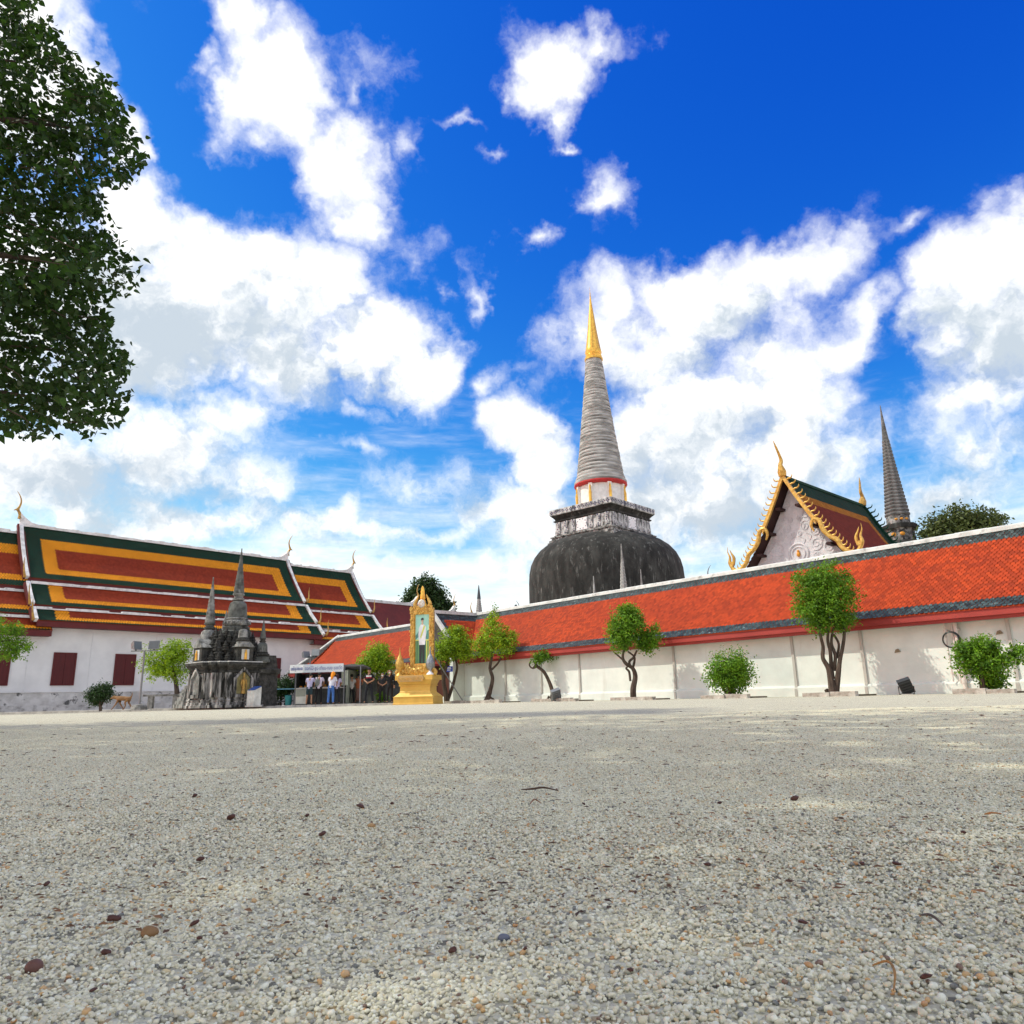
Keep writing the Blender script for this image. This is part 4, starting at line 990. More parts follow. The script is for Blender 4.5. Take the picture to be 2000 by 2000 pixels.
topiary('round lime-green clipped tree behind the people at the stall', (735, 1376), 43.5, [(735, 1290, 30, 30), (720, 1297, 22, 22), (752, 1298, 20, 20), (738, 1272, 20, 16)], [[(738, 1378, .09), (740, 1350, .08), (737, 1320, .07), (735, 1298, .05)]], LIME, 5200, .13)
topiary('lime-green tree with forked dark trunk just right of the golden portrait', (874, 1372), 40.5, [(888, 1258, 30, 28), (870, 1270, 22, 24), (908, 1268, 18, 24), (893, 1236, 16, 14)],
        [[(873, 1374, .15), (870, 1352, .12), (866, 1325, .10), (872, 1300, .08), (880, 1270, .05)], [(874, 1368, .10), (882, 1345, .09), (888, 1325, .08), (893, 1302, .06), (886, 1275, .04)], [(868, 1330, .06), (862, 1305, .05), (860, 1280, .03)]], LIME, 5200, .13)
topiary('tall loose lime tree with S-curved trunk against the orange roof', (953, 1370), 38.6, [(965, 1250, 30, 34), (945, 1265, 20, 22), (988, 1255, 20, 26), (962, 1215, 14, 20), (966, 1192, 4, 9), (1003, 1243, 8, 8)],
        [[(948, 1371, .16), (957, 1350, .11), (962, 1325, .09), (957, 1305, .085), (961, 1280, .06), (965, 1250, .03)], [(960, 1308, .06), (972, 1296, .055), (979, 1282, .04)], [(957, 1362, .06), (964, 1366, .04), (966, 1371, .03)]], LIME, 4600, .12)
topiary('leaning bare-trunked tree with a sparse tuft of leaves', (1078, 1368), 36.8, [(1062, 1280, 18, 9), (1052, 1288, 12, 8), (1074, 1278, 9, 7)],
        [[(1078, 1369, .15), (1079, 1352, .10), (1072, 1330, .085), (1062, 1312, .08), (1050, 1302, .07), (1047, 1295, .05), (1055, 1286, .03)], [(1049, 1302, .05), (1040, 1305, .04), (1034, 1299, .035), (1037, 1290, .025)], [(1040, 1305, .03), (1045, 1298, .03), (1041, 1288, .025)], [(1073, 1360, .06), (1068, 1368, .04)]], MIDG, 850, .12)
topiary('twisted tree with two green lobes of unequal size by the wall', (1238, 1363), yt(1238), [(1222, 1225, 32, 36), (1212, 1250, 22, 20), (1236, 1205, 16, 18), (1272, 1243, 17, 24), (1262, 1255, 18, 16), (1226, 1192, 12, 10)],
        [[(1237, 1364, .13), (1236, 1345, .12), (1241, 1322, .10), (1236, 1306, .08), (1222, 1296, .075), (1216, 1284, .06), (1220, 1262, .04)], [(1232, 1304, .06), (1230, 1292, .05), (1238, 1284, .05), (1244, 1270, .035)], [(1236, 1306, .05), (1240, 1293, .05), (1239, 1282, .04), (1228, 1272, .03)], [(1232, 1330, .05), (1230, 1312, .05), (1224, 1305, .04), (1230, 1300, .03)], [(1217, 1288, .04), (1208, 1280, .035), (1200, 1273, .02)]], MIDG, 6800, .115)
topiary('low ball-shaped green shrub against the white wall', (1425, 1360), yt(1425), [(1425, 1308, 42, 38), (1415, 1320, 34, 30), (1440, 1318, 30, 30)], [[(1424, 1362, .07), (1424, 1345, .06), (1424, 1325, .04)], [(1424, 1360, .05), (1436, 1340, .04), (1442, 1320, .03)], [(1424, 1360, .05), (1412, 1342, .04), (1405, 1325, .03)]], MIDG, 6000, .10, per=8)
topiary('tallest clipped tree with many stems and vase-shaped bright crown', (1628, 1354), yt(1628), [(1610, 1165, 52, 46), (1600, 1140, 42, 34), (1630, 1180, 44, 46), (1585, 1180, 32, 34), (1622, 1110, 20, 16), (1580, 1130, 24, 16), (1650, 1130, 14, 14), (1600, 1215, 28, 18), (1638, 1210, 24, 20), (1560, 1122, 10, 8)],
        [[(1627, 1355, .15), (1624, 1330, .11), (1620, 1305, .09), (1610, 1285, .07), (1610, 1262, .06), (1602, 1240, .05), (1600, 1200, .03)], [(1634, 1350, .11), (1636, 1318, .09), (1640, 1290, .07), (1646, 1262, .06), (1650, 1235, .05), (1645, 1200, .03)], [(1628, 1325, .08), (1628, 1300, .07), (1624, 1272, .06), (1618, 1248, .05), (1620, 1210, .03)], [(1632, 1310, .06), (1634, 1280, .06), (1629, 1255, .05), (1628, 1225, .03)], [(1638, 1285, .05), (1642, 1258, .04), (1634, 1238, .04)], [(1622, 1352, .08), (1618, 1346, .06)]], MIDG, 11000, .10)
topiary('bushy green tree with one side branch at the far right edge', (1925, 1346), yt(1925), [(1905, 1285, 38, 26), (1925, 1265, 28, 20), (1930, 1300, 34, 30), (1888, 1270, 20, 14), (1940, 1328, 20, 18), (1985, 1272, 14, 10), (1978, 1284, 14, 7)],
        [[(1918, 1348, .08), (1915, 1330, .07), (1910, 1300, .05)], [(1930, 1348, .07), (1932, 1325, .06), (1928, 1295, .04)], [(1932, 1305, .05), (1955, 1290, .045), (1972, 1284, .04), (1982, 1272, .03)]], MIDG, 7000, .095)
# left-hand side greenery
topiary('small dark shrub on the pavement in front of the left hall', (195, 1380), 34.5, [(195, 1355, 22, 15), (203, 1345, 14, 10), (188, 1365, 14, 10)], [[(197, 1384, .07), (196, 1372, .06), (195, 1358, .04)], [(196, 1380, .05), (204, 1366, .03)]], DARKG, 2600, .10, 'shrubs before the left hall', z0=.1, name='shrub', cat='shrub')
topiary('bright green tree half hidden behind the dark stone shrine', (345, 1378), 41.0, [(322, 1285, 40, 28), (350, 1270, 26, 22), (305, 1305, 26, 20), (345, 1310, 26, 24)], [[(346, 1382, .16), (348, 1355, .14), (344, 1325, .10), (335, 1295, .05)], [(345, 1330, .07), (325, 1310, .05), (310, 1295, .03)]], LIME, 5000, .13, 'shrubs before the left hall', z0=.1)
topiary('leafy green branches of a tree cut by the left picture edge', (-40, 1385), 33.0, [(10, 1250, 36, 26), (-30, 1235, 50, 40), (40, 1262, 20, 16), (20, 1275, 24, 12), (30, 1228, 18, 12)], [[(-42, 1390, .14), (-44, 1340, .12), (-38, 1290, .09), (-20, 1260, .05), (20, 1250, .03)]], MIDG, 4200, .11, 'shrubs before the left hall', z0=.1)
topiary('dark bush between the stone shrine and the sales stall', (548, 1378), 42.5, [(548, 1345, 26, 24), (535, 1350, 18, 20), (562, 1340, 18, 16)], [[(548, 1380, .07), (548, 1360, .05), (547, 1340, .03)]], DARKG, 3600, .12, 'shrubs before the left hall', z0=.1, name='shrub', cat='shrub')
topiary('small leafy seedling between the standing people', (742, 1378), 42.5, [(742, 1360, 8, 7), (752, 1364, 5, 5)], [[(744, 1380, .025), (744, 1370, .02), (742, 1358, .01)]], MIDG, 220, .14, 'shrubs before the left hall', z0=.1, name='shrub', cat='shrub')
# distant trees
topiary('rounded dark tree rising beyond the far red roofs', (830, 1365), 108., [(830, 1150, 22, 20), (812, 1170, 20, 16), (850, 1168, 18, 18), (838, 1190, 36, 18), (868, 1188, 14, 12), (800, 1185, 14, 10)], [[(830, 1368, .5), (831, 1250, .35), (830, 1180, .2)]], DARKG, 8000, .52, 'distant trees behind the roofs', per=8, tuft=.4, name='distant_tree')
topiary('spreading olive tree top behind the gallery at far right', (1880, 1345), 60., [(1880, 1015, 48, 24), (1845, 1035, 40, 22), (1920, 1025, 36, 20), (1890, 1045, 70, 26), (1820, 1050, 22, 14), (1945, 1015, 14, 8)], [[(1890, 1345, .4), (1885, 1150, .3), (1880, 1050, .2)], [(1885, 1120, .2), (1910, 1060, .15), (1925, 1030, .08)], [(1885, 1110, .2), (1860, 1060, .13), (1850, 1035, .07)]], mat('olive_leaf', (.085, .11, .025), (.05, .075, .02), rough=.6, scale=1, island=.4, trans=(.12, .16, .03)), 6500, .34, 'distant trees behind the roofs', per=9, tuft=.28, name='distant_tree')

def big_tree():
    tx, ty = -9.8, 5.0
    root = thing('overhanging_tree', 'large dark leafy tree overhanging the upper left corner, seen against the sky', 'tree', (tx, ty, 0))
    off = np.array([tx, ty, 0])
    poly = [(-700, -500), (-100, -260), (60, -60), (75, 20), (98, 55), (150, 128), (205, 156), (226, 205), (262, 262), (266, 320), (235, 352), (198, 362), (184, 405), (212, 445), (234, 472), (274, 546), (248, 556), (212, 580), (196, 602), (206, 626), (226, 672), (250, 712), (228, 730), (240, 772), (230, 812), (172, 842), (130, 815), (60, 845), (0, 838), (-150, 860), (-500, 900), (-800, 700)]
    px = np.array(poly, float)
    def inside(x, y):
        c = np.zeros(len(x), bool); j = len(px) - 1
        for i in range(len(px)):
            xi, yi = px[i]; xj, yj = px[j]
            cond = ((yi > y) != (yj > y)); xint = (xj - xi) * (y - yi) / (yj - yi + 1e-9) + xi
            c ^= cond & (x < xint); j = i
        return c
    def sample(n, x0, x1, y0, y1):
        x = RNG.uniform(x0, x1, n); y = RNG.uniform(y0, y1, n); k = inside(x, y); return x[k], y[k]
    xs, ys = sample(2450, -60, 285, -60, 860); xo, yo = sample(1500, -800, -60, -500, 900)
    X = np.concatenate([xs, xo]); Yp = np.concatenate([ys, yo]); n = len(X)
    # thin the canopy in places so sky shows through
    keep = (np.sin(X * .043 + 1.3) * np.sin(Yp * .037 + X * .011) + np.sin(Yp * .09 + 2) * .4 + RNG.normal(0, .5, n)) > -.95
    X, Yp = X[keep], Yp[keep]; n = len(X)
    depth = 8.9 + RNG.normal(0, .75, n)
    ctr = np.array([onY(X[i], Yp[i], depth[i]) for i in range(n)]) - off
    per = 9
    P = np.repeat(ctr, per, 0) + RNG.normal(0, .075, (n * per, 3)); N = len(P)
    nrm = RNG.normal(0, .75, (N, 3)) + np.array([.1, 0, .55]); nrm /= np.linalg.norm(nrm, axis=1)[:, None]
    a = RNG.normal(0, .7, (N, 3)) + np.array([.35, 0, -.75]); a -= nrm * np.sum(a * nrm, 1)[:, None]; a /= np.linalg.norm(a, axis=1)[:, None]
    b = np.cross(nrm, a); L = (.098 * RNG.uniform(.65, 1.25, N))[:, None]; W = L * .78
    v = np.stack([P, P + a * L * .10 + b * W * .42, P + a * L * .42 + b * W * .42 , P + a * L - nrm * L * .12, P + a * L * .42 - b * W * .42, P + a * L * .10 - b * W * .42, P + a * L * .4 - nrm * L * .08], 1).reshape(-1, 3)
    base = np.arange(N)[:, None] * 7
    f = np.concatenate([base + np.array([[0, 6, 2, 1]]), base + np.array([[6, 4, 3, 2]]), base + np.array([[0, 5, 4, 6]])], 0)
    # the rest of the wide crown, above and beside the picture, shading the yard in front of the camera
    nt = 4700; d = RNG.normal(0, 1, (nt, 3)); d /= np.linalg.norm(d, axis=1)[:, None]
    C2 = np.array([-8.6, 1.2, 9.2]) + d * (RNG.uniform(0, 1, nt) ** (1 / 2.6))[:, None] * np.array([8.2, 7.4, 5.6])
    rel = C2 - CAM; zz = rel @ FWD; ux = 1000 + F_PX * (rel @ RGT) / zz; uy = 1000 - F_PX * (rel @ UPV) / zz
    vis = (zz > 0) & (ux > -260) & (ux < 2260) & (uy > -260) & (uy < 2110)
    C2 = C2[~vis] - off; per2 = 9
    P2 = np.repeat(C2, per2, 0) + RNG.normal(0, .28, (len(C2) * per2, 3)); N2 = len(P2)
    n2 = RNG.normal(0, .6, (N2, 3)) + np.array([0, 0, .7]); n2 /= np.linalg.norm(n2, axis=1)[:, None]
    a2 = RNG.normal(0, 1, (N2, 3)); a2 -= n2 * np.sum(a2 * n2, 1)[:, None]; a2 /= np.linalg.norm(a2, axis=1)[:, None]; b2 = np.cross(n2, a2); L2 = (.19 * RNG.uniform(.7, 1.2, N2))[:, None]
    v2 = np.stack([P2, P2 + a2 * L2 * .45 + b2 * L2 * .38, P2 + a2 * L2, P2 + a2 * L2 * .45 - b2 * L2 * .38], 1).reshape(-1, 3)
    f = np.concatenate([f, np.arange(N2 * 4).reshape(-1, 4) + len(v)], 0); v = np.concatenate([v, v2], 0)
    link('crown', np_mesh('crown', v, f), DEEPG, root)
    # trunk and limbs
    part('trunk', MB().tube(crom([(0, 0, -.1), (.05, .05, 1.2), (.15, 0, 2.6), (.1, -.1, 4.2), (.2, -.1, 6.), (.4, -.2, 8.5)], 5), lerp_list([.42, .33, .29, .24, .18, .06], 26), 12), BARK, root, smooth=True)
    ends = [onY(150, 250, 8.9), onY(190, 520, 8.8), onY(150, 690, 8.9), onY(60, 420, 9.2), onY(90, 780, 8.7), onY(30, 120, 9.0)]
    starts = [5.0, 3.6, 2.9, 4.2, 2.6, 5.6]
    tg = [(Vector((.12, 0, z_)), Vector(tuple(e - off))) for z_, e in zip(starts, ends)]
    tg += [(Vector((.12, 0, z_)), Vector(e)) for z_, e in ((4.5, (4.5, -4., 10.)), (5.5, (1.5, -7., 11.)), (3.8, (-4., -5., 8.)), (4.8, (-5., 0, 10.)), (6., (3., -2., 13.)))]
    for p0, p1 in tg:
        m1 = p0.lerp(p1, .35) + Vector((0, 0, .35)); m2 = p0.lerp(p1, .7) + Vector((0, .1, .3))
        p = crom([p0, m1, m2, p1], 6); part('limb', MB().tube(p, lerp_list([.17, .10, .05, .012], len(p)), 8), BARK, root, smooth=True)
    # twigs
    mb = MB(); idx = RNG.choice(n, 260, replace=False)
    for i in idx:
        c = ctr[i]; d = RNG.normal(0, .12, 3) + np.array([-.32, 0, .10]); mb.tube([tuple(c), tuple(c + d * .5 + RNG.normal(0, .02, 3)), tuple(c + d)], [.004, .006, .009], 4)
    part('twigs', mb, BARK, root, stuff=True, fixn=False)
big_tree()

# ------------------------------------------------------------------ tree-bed kerb stones along the wall
BEDM = mat('bed_kerb', (.60, .57, .52), (.36, .32, .28), rough=.9, scale=3, stain=(.2, .17, .14), sscale=5, slo=.55, shi=.72)
def bed(px0, px1, label, mm=23.1, n=None):
    a = onm(px0, 1365, mm); b = onm(px1, 1365, mm); d = b - a; d[2] = 0; L = float(np.linalg.norm(d)); ang = math.atan2(d[1], d[0])
    root = thing('tree_bed_kerb', label, 'kerb', (a[0], a[1], 0), ang, 'kerbs of the tree beds'); t = 0; src = None
    part('soil', MB().box(.1, L - .1, .12, 1.1, -.02, .05), mat('bed_soil', (.10, .075, .05), (.16, .13, .09), rough=.95, scale=5), root)
    while t < L - .3:
        w = min(random.uniform(.7, 1.1), L - t)
        c = part('kerb_stone', MB().box(0, w - .02, -.11, .11, -.03, .13 + random.uniform(-.02, .02)), BEDM, root)
        c.location = (t, random.uniform(-.02, .02), 0); c.rotation_euler = (0, random.uniform(-.02, .02), random.uniform(-.03, .03)); t += w
bed(872, 985, 'stone kerb of the tree bed beside the golden portrait')
bed(1040, 1128, 'broken pale kerb below the leaning bare-trunked tree')
bed(1195, 1278, 'stone kerb under the twisted two-lobed tree')
bed(1372, 1470, 'low kerb in front of the ball-shaped shrub')
bed(1572, 1688, 'stone kerb at the foot of the tallest clipped tree')
bed(1865, 1988, 'stone kerb under the bushy tree at the right edge')

# ------------------------------------------------------------------ floodlights, pipes, coil, small signs
def flood_head(mb, M, s=1.):
    mb.loft([(1, .8), (-1, .8), (-1, -.8), (1, -.8)], [(-.16 * s, .15 * s), (-.02 * s, .22 * s), (.06 * s, .25 * s), (.10 * s, .25 * s)], M)
def ground_flood(px, Y, label, tilt, rz, s):
    p = onY(px, 1365, Y); root = thing('ground_floodlight', label, 'floodlight', (p[0], p[1], 0), rz, 'floodlights standing on the yard by the wall')
    M = Matrix.Translation((0, 0, .34 * s)) @ Matrix.Rotation(R(tilt * .3), 4, 'Y') @ Matrix.Rotation(R(tilt), 4, 'X')
    mb = MB(); mb.box(-.24 * s, .24 * s, -.30 * s, .30 * s, -.10 * s, .12 * s, M); part('housing', mb, GREY_METAL if px < 1500 else DARK_METAL, root)
    part('lens', MB().box(-.21 * s, .21 * s, -.26 * s, .26 * s, .122 * s, .132 * s, M), mat('flood_glass', (.35, .37, .38), rough=.1), root)
    mb = MB()
    for i in range(5): mb.box(-.22 * s, .22 * s, (-.24 + i * .11) * s, (-.21 + i * .11) * s, -.14 * s, -.102 * s, M)
    part('cooling_fins', mb, GREY_METAL if px < 1500 else DARK_METAL, root)
    part('bracket', MB().tube([(-.27 * s, 0, .34 * s), (-.27 * s, 0, .03), (.27 * s, 0, .03), (.27 * s, 0, .34 * s)], .018, 5), DARK_METAL, root)
    part('foot', MB().box(-.15, .15, -.12, .12, -.02, .03), CONCRETE, root)
ground_flood(1086, yt(1086, 23.0), 'tilted grey floodlight on the ground beside the leaning tree', -58, R(15), .85)
ground_flood(1773, yt(1773, 23.6), 'dark floodlight on the ground at the wall, nearest the right edge', -60, R(-25), .75)

def lamp_post():
    b = onY(272, 1380, 33.5); root = thing('floodlight_post', 'slim grey post with a crossbar and two floodlights near the dog', 'lamp post', (b[0], b[1], .1))
    t = onY(281, 1267, 33.5) - b; H = t[2]
    part('base', MB().lathe([(.34, -.02), (.33, .12), (.26, .2), (.05, .22)], 14), STONE_DARK, root, smooth=True)
    part('pole', MB().tube([(0, 0, .15), (0, 0, H)], .045, 8), GREY_METAL, root, smooth=True)
    part('crossbar', MB().box(-.60, .58, -.04, .04, H, H + .05), GREY_METAL, root)
    for x, nm, ry in ((-.40, 'left', R(75)), (.43, 'right', R(0))):
        M = Matrix.Translation((x, 0, H + .26)) @ Matrix.Rotation(ry, 4, 'Z') @ Matrix.Rotation(R(82), 4, 'X')
        h = part('floodlight', (lambda mb: (flood_head(mb, M, .95), mb)[1])(MB()), GREY_METAL, root)
        part('lens', MB().box(-.2, .2, -.16, .16, .098, .104, M), mat('flood_glass2', (.12, .13, .14), rough=.15), h)
        part('bracket', MB().box(x - .03, x + .03, -.03, .03, H + .05, H + .2), DARK_METAL, h)
lamp_post()
def stall_lamp():
    b = onY(602, 1380, 44.5); root = thing('floodlight_post', 'short post with two floodlights rising behind the sales stall sign', 'lamp post', (b[0], b[1], .1))
    H = onY(602, 1284, 44.5)[2] - .1
    part('pole', MB().tube([(0, 0, -.05), (0, 0, H)], .045, 8), GREY_METAL, root, smooth=True)
    part('crossbar', MB().box(-.40, .42, -.04, .04, H, H + .05), DARK_METAL, root)
    for x, ry, dz in ((-.28, R(60), .14), (.33, R(-10), .26)):
        M = Matrix.Translation((x, 0, H + dz)) @ Matrix.Rotation(ry, 4, 'Z') @ Matrix.Rotation(R(75), 4, 'X')
        h = part('floodlight', (lambda mb: (flood_head(mb, M, 1.0), mb)[1])(MB()), GREY_METAL, root)
        part('bracket', MB().box(x - .03, x + .03, -.03, .03, H + .04, H + dz), DARK_METAL, h)
stall_lamp()

def wall_fittings():
    # positions on the gallery wall in its own frame
    def gx(px): return G_SR - float(onm(px, 1300, G_MW) @ AGV)
    pvc = mat('pipe_white', (.72, .66, .62), (.6, .52, .48), rough=.5, scale=3)
    for px, r, z0, lab in ((1861, .022, .35, 'thinnest of the three white pipes on the wall at right'), (1875, .03, .3, 'middle white pipe running down behind the black coil'), (1882, .06, .02, 'thick white drainpipe on the wall beside the black coil')):
        w = GAL_M @ Vector((gx(px), -.16, 0)); root = thing('wall_pipe', lab, 'pipe', (w.x, w.y, 0), R(-49.3), 'pipes on the gallery wall')
        part('pipe', MB().tube([(0, 0, z0), (0, 0, 2.2)], r, 10), pvc, root, smooth=True)
        for z in (.6, 1.9): part('clip', MB().box(-r - .02, r + .02, -.01, .17, z, z + .04), pvc, root)
        if r > .05: part('collar', MB().tube([(0, 0, .3), (0, 0, .42)], r + .015, 10), pvc, root, smooth=True)
    w = GAL_M @ Vector((gx(1873), -.26, 1.62))
    root = thing('cable_coil', 'black cable coiled in a ring hanging on the wall pipes', 'cable', (w.x, w.y, w.z), R(-49.3))
    for k in range(3):
        part('loop', MB().tube([((.25 - .012 * k) * math.cos(a), -.02 * k, (.25 - .012 * k) * math.sin(a)) for a in np.linspace(0, 2 * math.pi, 29)], .017, 6), mat('black_rubber', (.012, .014, .016), rough=.4), root, smooth=True)
    part('hook', MB().tube([(0, .25, .25), (0, -.05, .25), (0, -.06, .28)], .01, 5), DARK_METAL, root)
    for px, py, lab in ((1753, 1272, 'small brown moth-shaped mark fixed on the white wall'), (1952, 1236, 'small brown triangular fitting high on the wall at right')):
        P = onm(px, py, G_MW - .02); root = thing('wall_fitting', lab, 'fitting', P, R(-49.3), 'small fittings on the gallery wall')
        part('plate', MB().prism([(-.10, -.05), (.10, -.02), (.03, .08), (-.05, .06)], -.012, .02, Matrix.Rotation(R(90), 4, 'X')), mat('brown_metal', (.25, .19, .12), rough=.7), root)
        part('screw', MB().ball((0, -.022, .01), .012, 6, 5), DARK_METAL, root)
wall_fittings()

# ------------------------------------------------------------------ weathered stone shrine with spires
SHR = mat('black_streaked_stucco', (.64, .62, .60), (.36, .34, .325), rough=.95, scale=2.5, stretch=(1, 1, .35), stain=(.022, .022, .02), sscale=2.6, slo=.38, shi=.56, sstretch=(1.5, 1.5, .25), bump=.9, bscale=12, bdist=.04)
SHR_D = mat('mossy_dark_stucco', (.025, .025, .022), (.07, .068, .062), rough=.95, scale=3.5, stain=(.36, .35, .33), sscale=4.5, slo=.64, shi=.78, bump=.9, bscale=10, bdist=.05)
def redent(n1=.5, n2=.70, n3=.86):
    q = [(1, n1), (n3, n1), (n3, n2), (n2, n2), (n2, n3), (n1, n3), (n1, 1)]
    out = []
    for k in range(4):
        c, s_ = math.cos(k * math.pi / 2), math.sin(k * math.pi / 2)
        out += [(x * c - y * s_, x * s_ + y * c) for x, y in q]
    return out
def shrine():
    Y = 37.9; c = onY(440, 1376, Y)
    root = thing('stone_shrine', 'blackened stone shrine crowded with spires, a gilded figure in its niche', 'shrine', (c[0], Y, .1), R(45 + 4))
    A = 1.66; pl = redent()
    part('plinth', MB().loft(pl, [(-.02, A * 1.05), (.10, A * 1.05), (.12, A * 1.02), (.22, A * 1.02), (.24, A * .98), (.34, A * 1.0), (.38, A * .97), (.46, A * .96)]), SHR, root)
    part('body', MB().loft(pl, [(.44, A * .92), (1.62, A * .91)]), SHR, root)
    part('cornice', MB().loft(pl, [(1.60, A * .915), (1.64, A * .96), (1.72, A * .96), (1.74, A * .93), (1.84, A * .97), (1.90, A * 1.02), (1.94, A * 1.02), (2.0, A * 1.07), (2.10, A * 1.07), (2.12, A * 1.0)]), SHR_D, root)
    part('ledge', MB().loft(pl, [(2.115, A * 1.075), (2.16, A * 1.075)]), mat('pale_ledge', (.55, .55, .54), (.36, .36, .35), rough=.9, scale=3), root)
    up = redent(.42, .62, .82)
    part('upper_tier', MB().loft(up, [(2.14, 1.28), (2.26, 1.28), (2.28, 1.18), (2.55, 1.16), (2.6, 1.24), (2.7, 1.26), (2.72, 1.05), (2.95, 1.03), (3.0, 1.12), (3.1, 1.12), (3.12, .88), (3.3, .86), (3.35, .95), (3.45, .94), (3.47, .74), (3.62, .72)]), SHR_D, root)
    # lumpy corner antefixes
    src = None
    for z, rr, n, s_ in ((2.16, 1.30, 24, .20), (2.3, 1.05, 18, .26), (2.72, 1.08, 20, .19), (3.12, .92, 18, .17), (3.47, .76, 14, .14)):
        for k in range(n):
            a = 2 * math.pi * k / n
            if src is None:
                src = part('antefix', MB().lathe([(1.0, -.1), (1.0, .25), (.75, .3), (.78, .6), (1.0, .7), (1.0, .85), (.65, .95), (.68, 1.3), (.85, 1.4), (.45, 1.6), (.3, 2.0), (.06, 2.7)], 4), SHR_D, root); o = src
            else: o = copy_part(src, root)
            w = rr * min(1 / max(abs(math.cos(a)), abs(math.sin(a))), 1.22)
            o.location = (w * math.cos(a), w * math.sin(a), z); g = s_ * random.uniform(.8, 1.15); o.scale = (g, g, g * random.uniform(.9, 1.3)); o.rotation_euler = (0, 0, random.uniform(0, 3))
    def spire(x, y, z, s_, H, name, m1, m2):
        sp = part(name, MB().lathe([(s_ * 1.5, z), (s_ * 1.5, z + s_ * .5), (s_ * 1.25, z + s_ * .6), (s_ * 1.3, z + s_ * .95), (s_ * 1.1, z + s_ * 1.05)], 16, Matrix.Translation((x, y, 0))), m1, root, smooth=True)
        b = z + s_ * 1.05; T_ = Matrix.Translation((x, y, 0))
        part('lotus_ring', MB().lathe([(s_ * 1.0, b), (s_ * 1.22, b + s_ * .15), (s_ * 1.28, b + s_ * .45), (s_ * 1.02, b + s_ * .62), (s_ * 1.12, b + s_ * .75), (s_ * 1.0, b + s_ * .85)], 20, T_), m2, sp, smooth=True)
        pet = MB()
        for k in range(18):
            a = 2 * math.pi * k / 18; pet.tube([(x + s_ * 1.0 * math.cos(a), y + s_ * 1.0 * math.sin(a), b + s_ * .05), (x + s_ * 1.3 * math.cos(a), y + s_ * 1.3 * math.sin(a), b + s_ * .3), (x + s_ * 1.3 * math.cos(a), y + s_ * 1.3 * math.sin(a), b + s_ * .55)], [s_ * .06, s_ * .12, s_ * .03], 5)
        part('lotus_petals', pet, m2, sp, smooth=True)
        b += s_ * .85
        part('bell', MB().lathe([(s_ * .98, b), (s_ * .93, b + s_ * .5), (s_ * .9, b + s_ * 1.1), (s_ * .8, b + s_ * 1.5), (s_ * .55, b + s_ * 1.72), (s_ * .3, b + s_ * 1.8)], 20, T_), m1, sp, smooth=True)
        b += s_ * 1.78
        part('neck', MB().lathe([(s_ * .42, b), (s_ * .6, b + s_ * .08), (s_ * .6, b + s_ * .25), (s_ * .44, b + s_ * .3), (s_ * .44, b + s_ * .5), (s_ * .58, b + s_ * .58), (s_ * .58, b + s_ * .72), (s_ * .4, b + s_ * .78)], 16, T_), m2, sp, smooth=True)
        b += s_ * .76
        n = 12; pf = []
        for i in range(n):
            f0 = i / n; r = s_ * .52 * (1 - f0) ** 1.05 + .012; z0 = b + (H - b) * f0; h = (H - b) / n
            pf += [(r * .9, z0), (r, z0 + h * .4), (r * .93, z0 + h * .95)]
        pf.append((.006, H)); part('cone', MB().lathe(pf, 14, T_), m1, sp, smooth=True)
    Mi = Matrix.Rotation(-R(49), 3, 'Z')
    def loc(px, dy, z=0): # local offset for a picture column, dy metres towards the viewer
        p = onY(px, 1376, Y - dy); v = Mi @ Vector((p[0] - c[0], -dy, 0)); return v.x, v.y
    tz = lambda py: float(onY(436, py, Y)[2]) - .1
    GRN = mat('grey_green_stucco', (.14, .148, .135), (.06, .062, .057), rough=.95, scale=3, stain=(.34, .34, .32), sscale=4, slo=.6, shi=.75, sstretch=(1, 1, .3), bump=.5, bscale=14)
    PALE = mat('pale_grey_stucco', (.32, .32, .305), (.12, .12, .113), rough=.95, scale=4, stretch=(1, 1, .4), stain=(.035, .035, .033), sscale=4, slo=.48, shi=.72, bump=.6, bscale=14)
    x, y = loc(452, 0); spire(x, y, 3.45, .50, tz(1072), 'main_spire', GRN, PALE)
    x, y = loc(398, .2); spire(x, y, 2.14, .46, tz(1128), 'left_spire', PALE, GRN)
    x, y = loc(506, .1); spire(x, y, 2.14, .27, tz(1212), 'right_spire', GRN, SHR_D)
    x, y = loc(466, 1.2); spire(x, y, 2.85, .24, tz(1196) - .4, 'front_spire', PALE, SHR_D)
    x, y = loc(430, -1.6); spire(x, y, 2.14, .40, 5.0, 'rear_spire', PALE, GRN)
    # niches on the two visible faces (local -y and local -x), pilasters either side
    gold_niche = mat('ochre_niche', (.30, .27, .12), (.20, .17, .07), rough=.7, scale=4)
    for k, lab in ((0, 'front'), (1, 'left')):
        Mk = Matrix.Rotation(-k * math.pi / 2, 4, 'Z')
        yf = -A * .92
        n = part('niche', MB().prism([(-.36, .62), (.36, .62), (.36, 1.35), (.0, 1.72), (-.36, 1.35)], 0, .05, Mk @ Matrix(((1, 0, 0, 0), (0, 0, -1, yf), (0, 1, 0, 0), (0, 0, 0, 1)))), gold_niche if k == 0 else PALE, root)
        fr = MB()
        for xa, xb in ((-.50, -.37), (.37, .50)): fr.box(xa, xb, yf - .14, yf, .50, 1.38, Mk)
        fr.box(-.52, .52, yf - .17, yf, .44, .60, Mk)
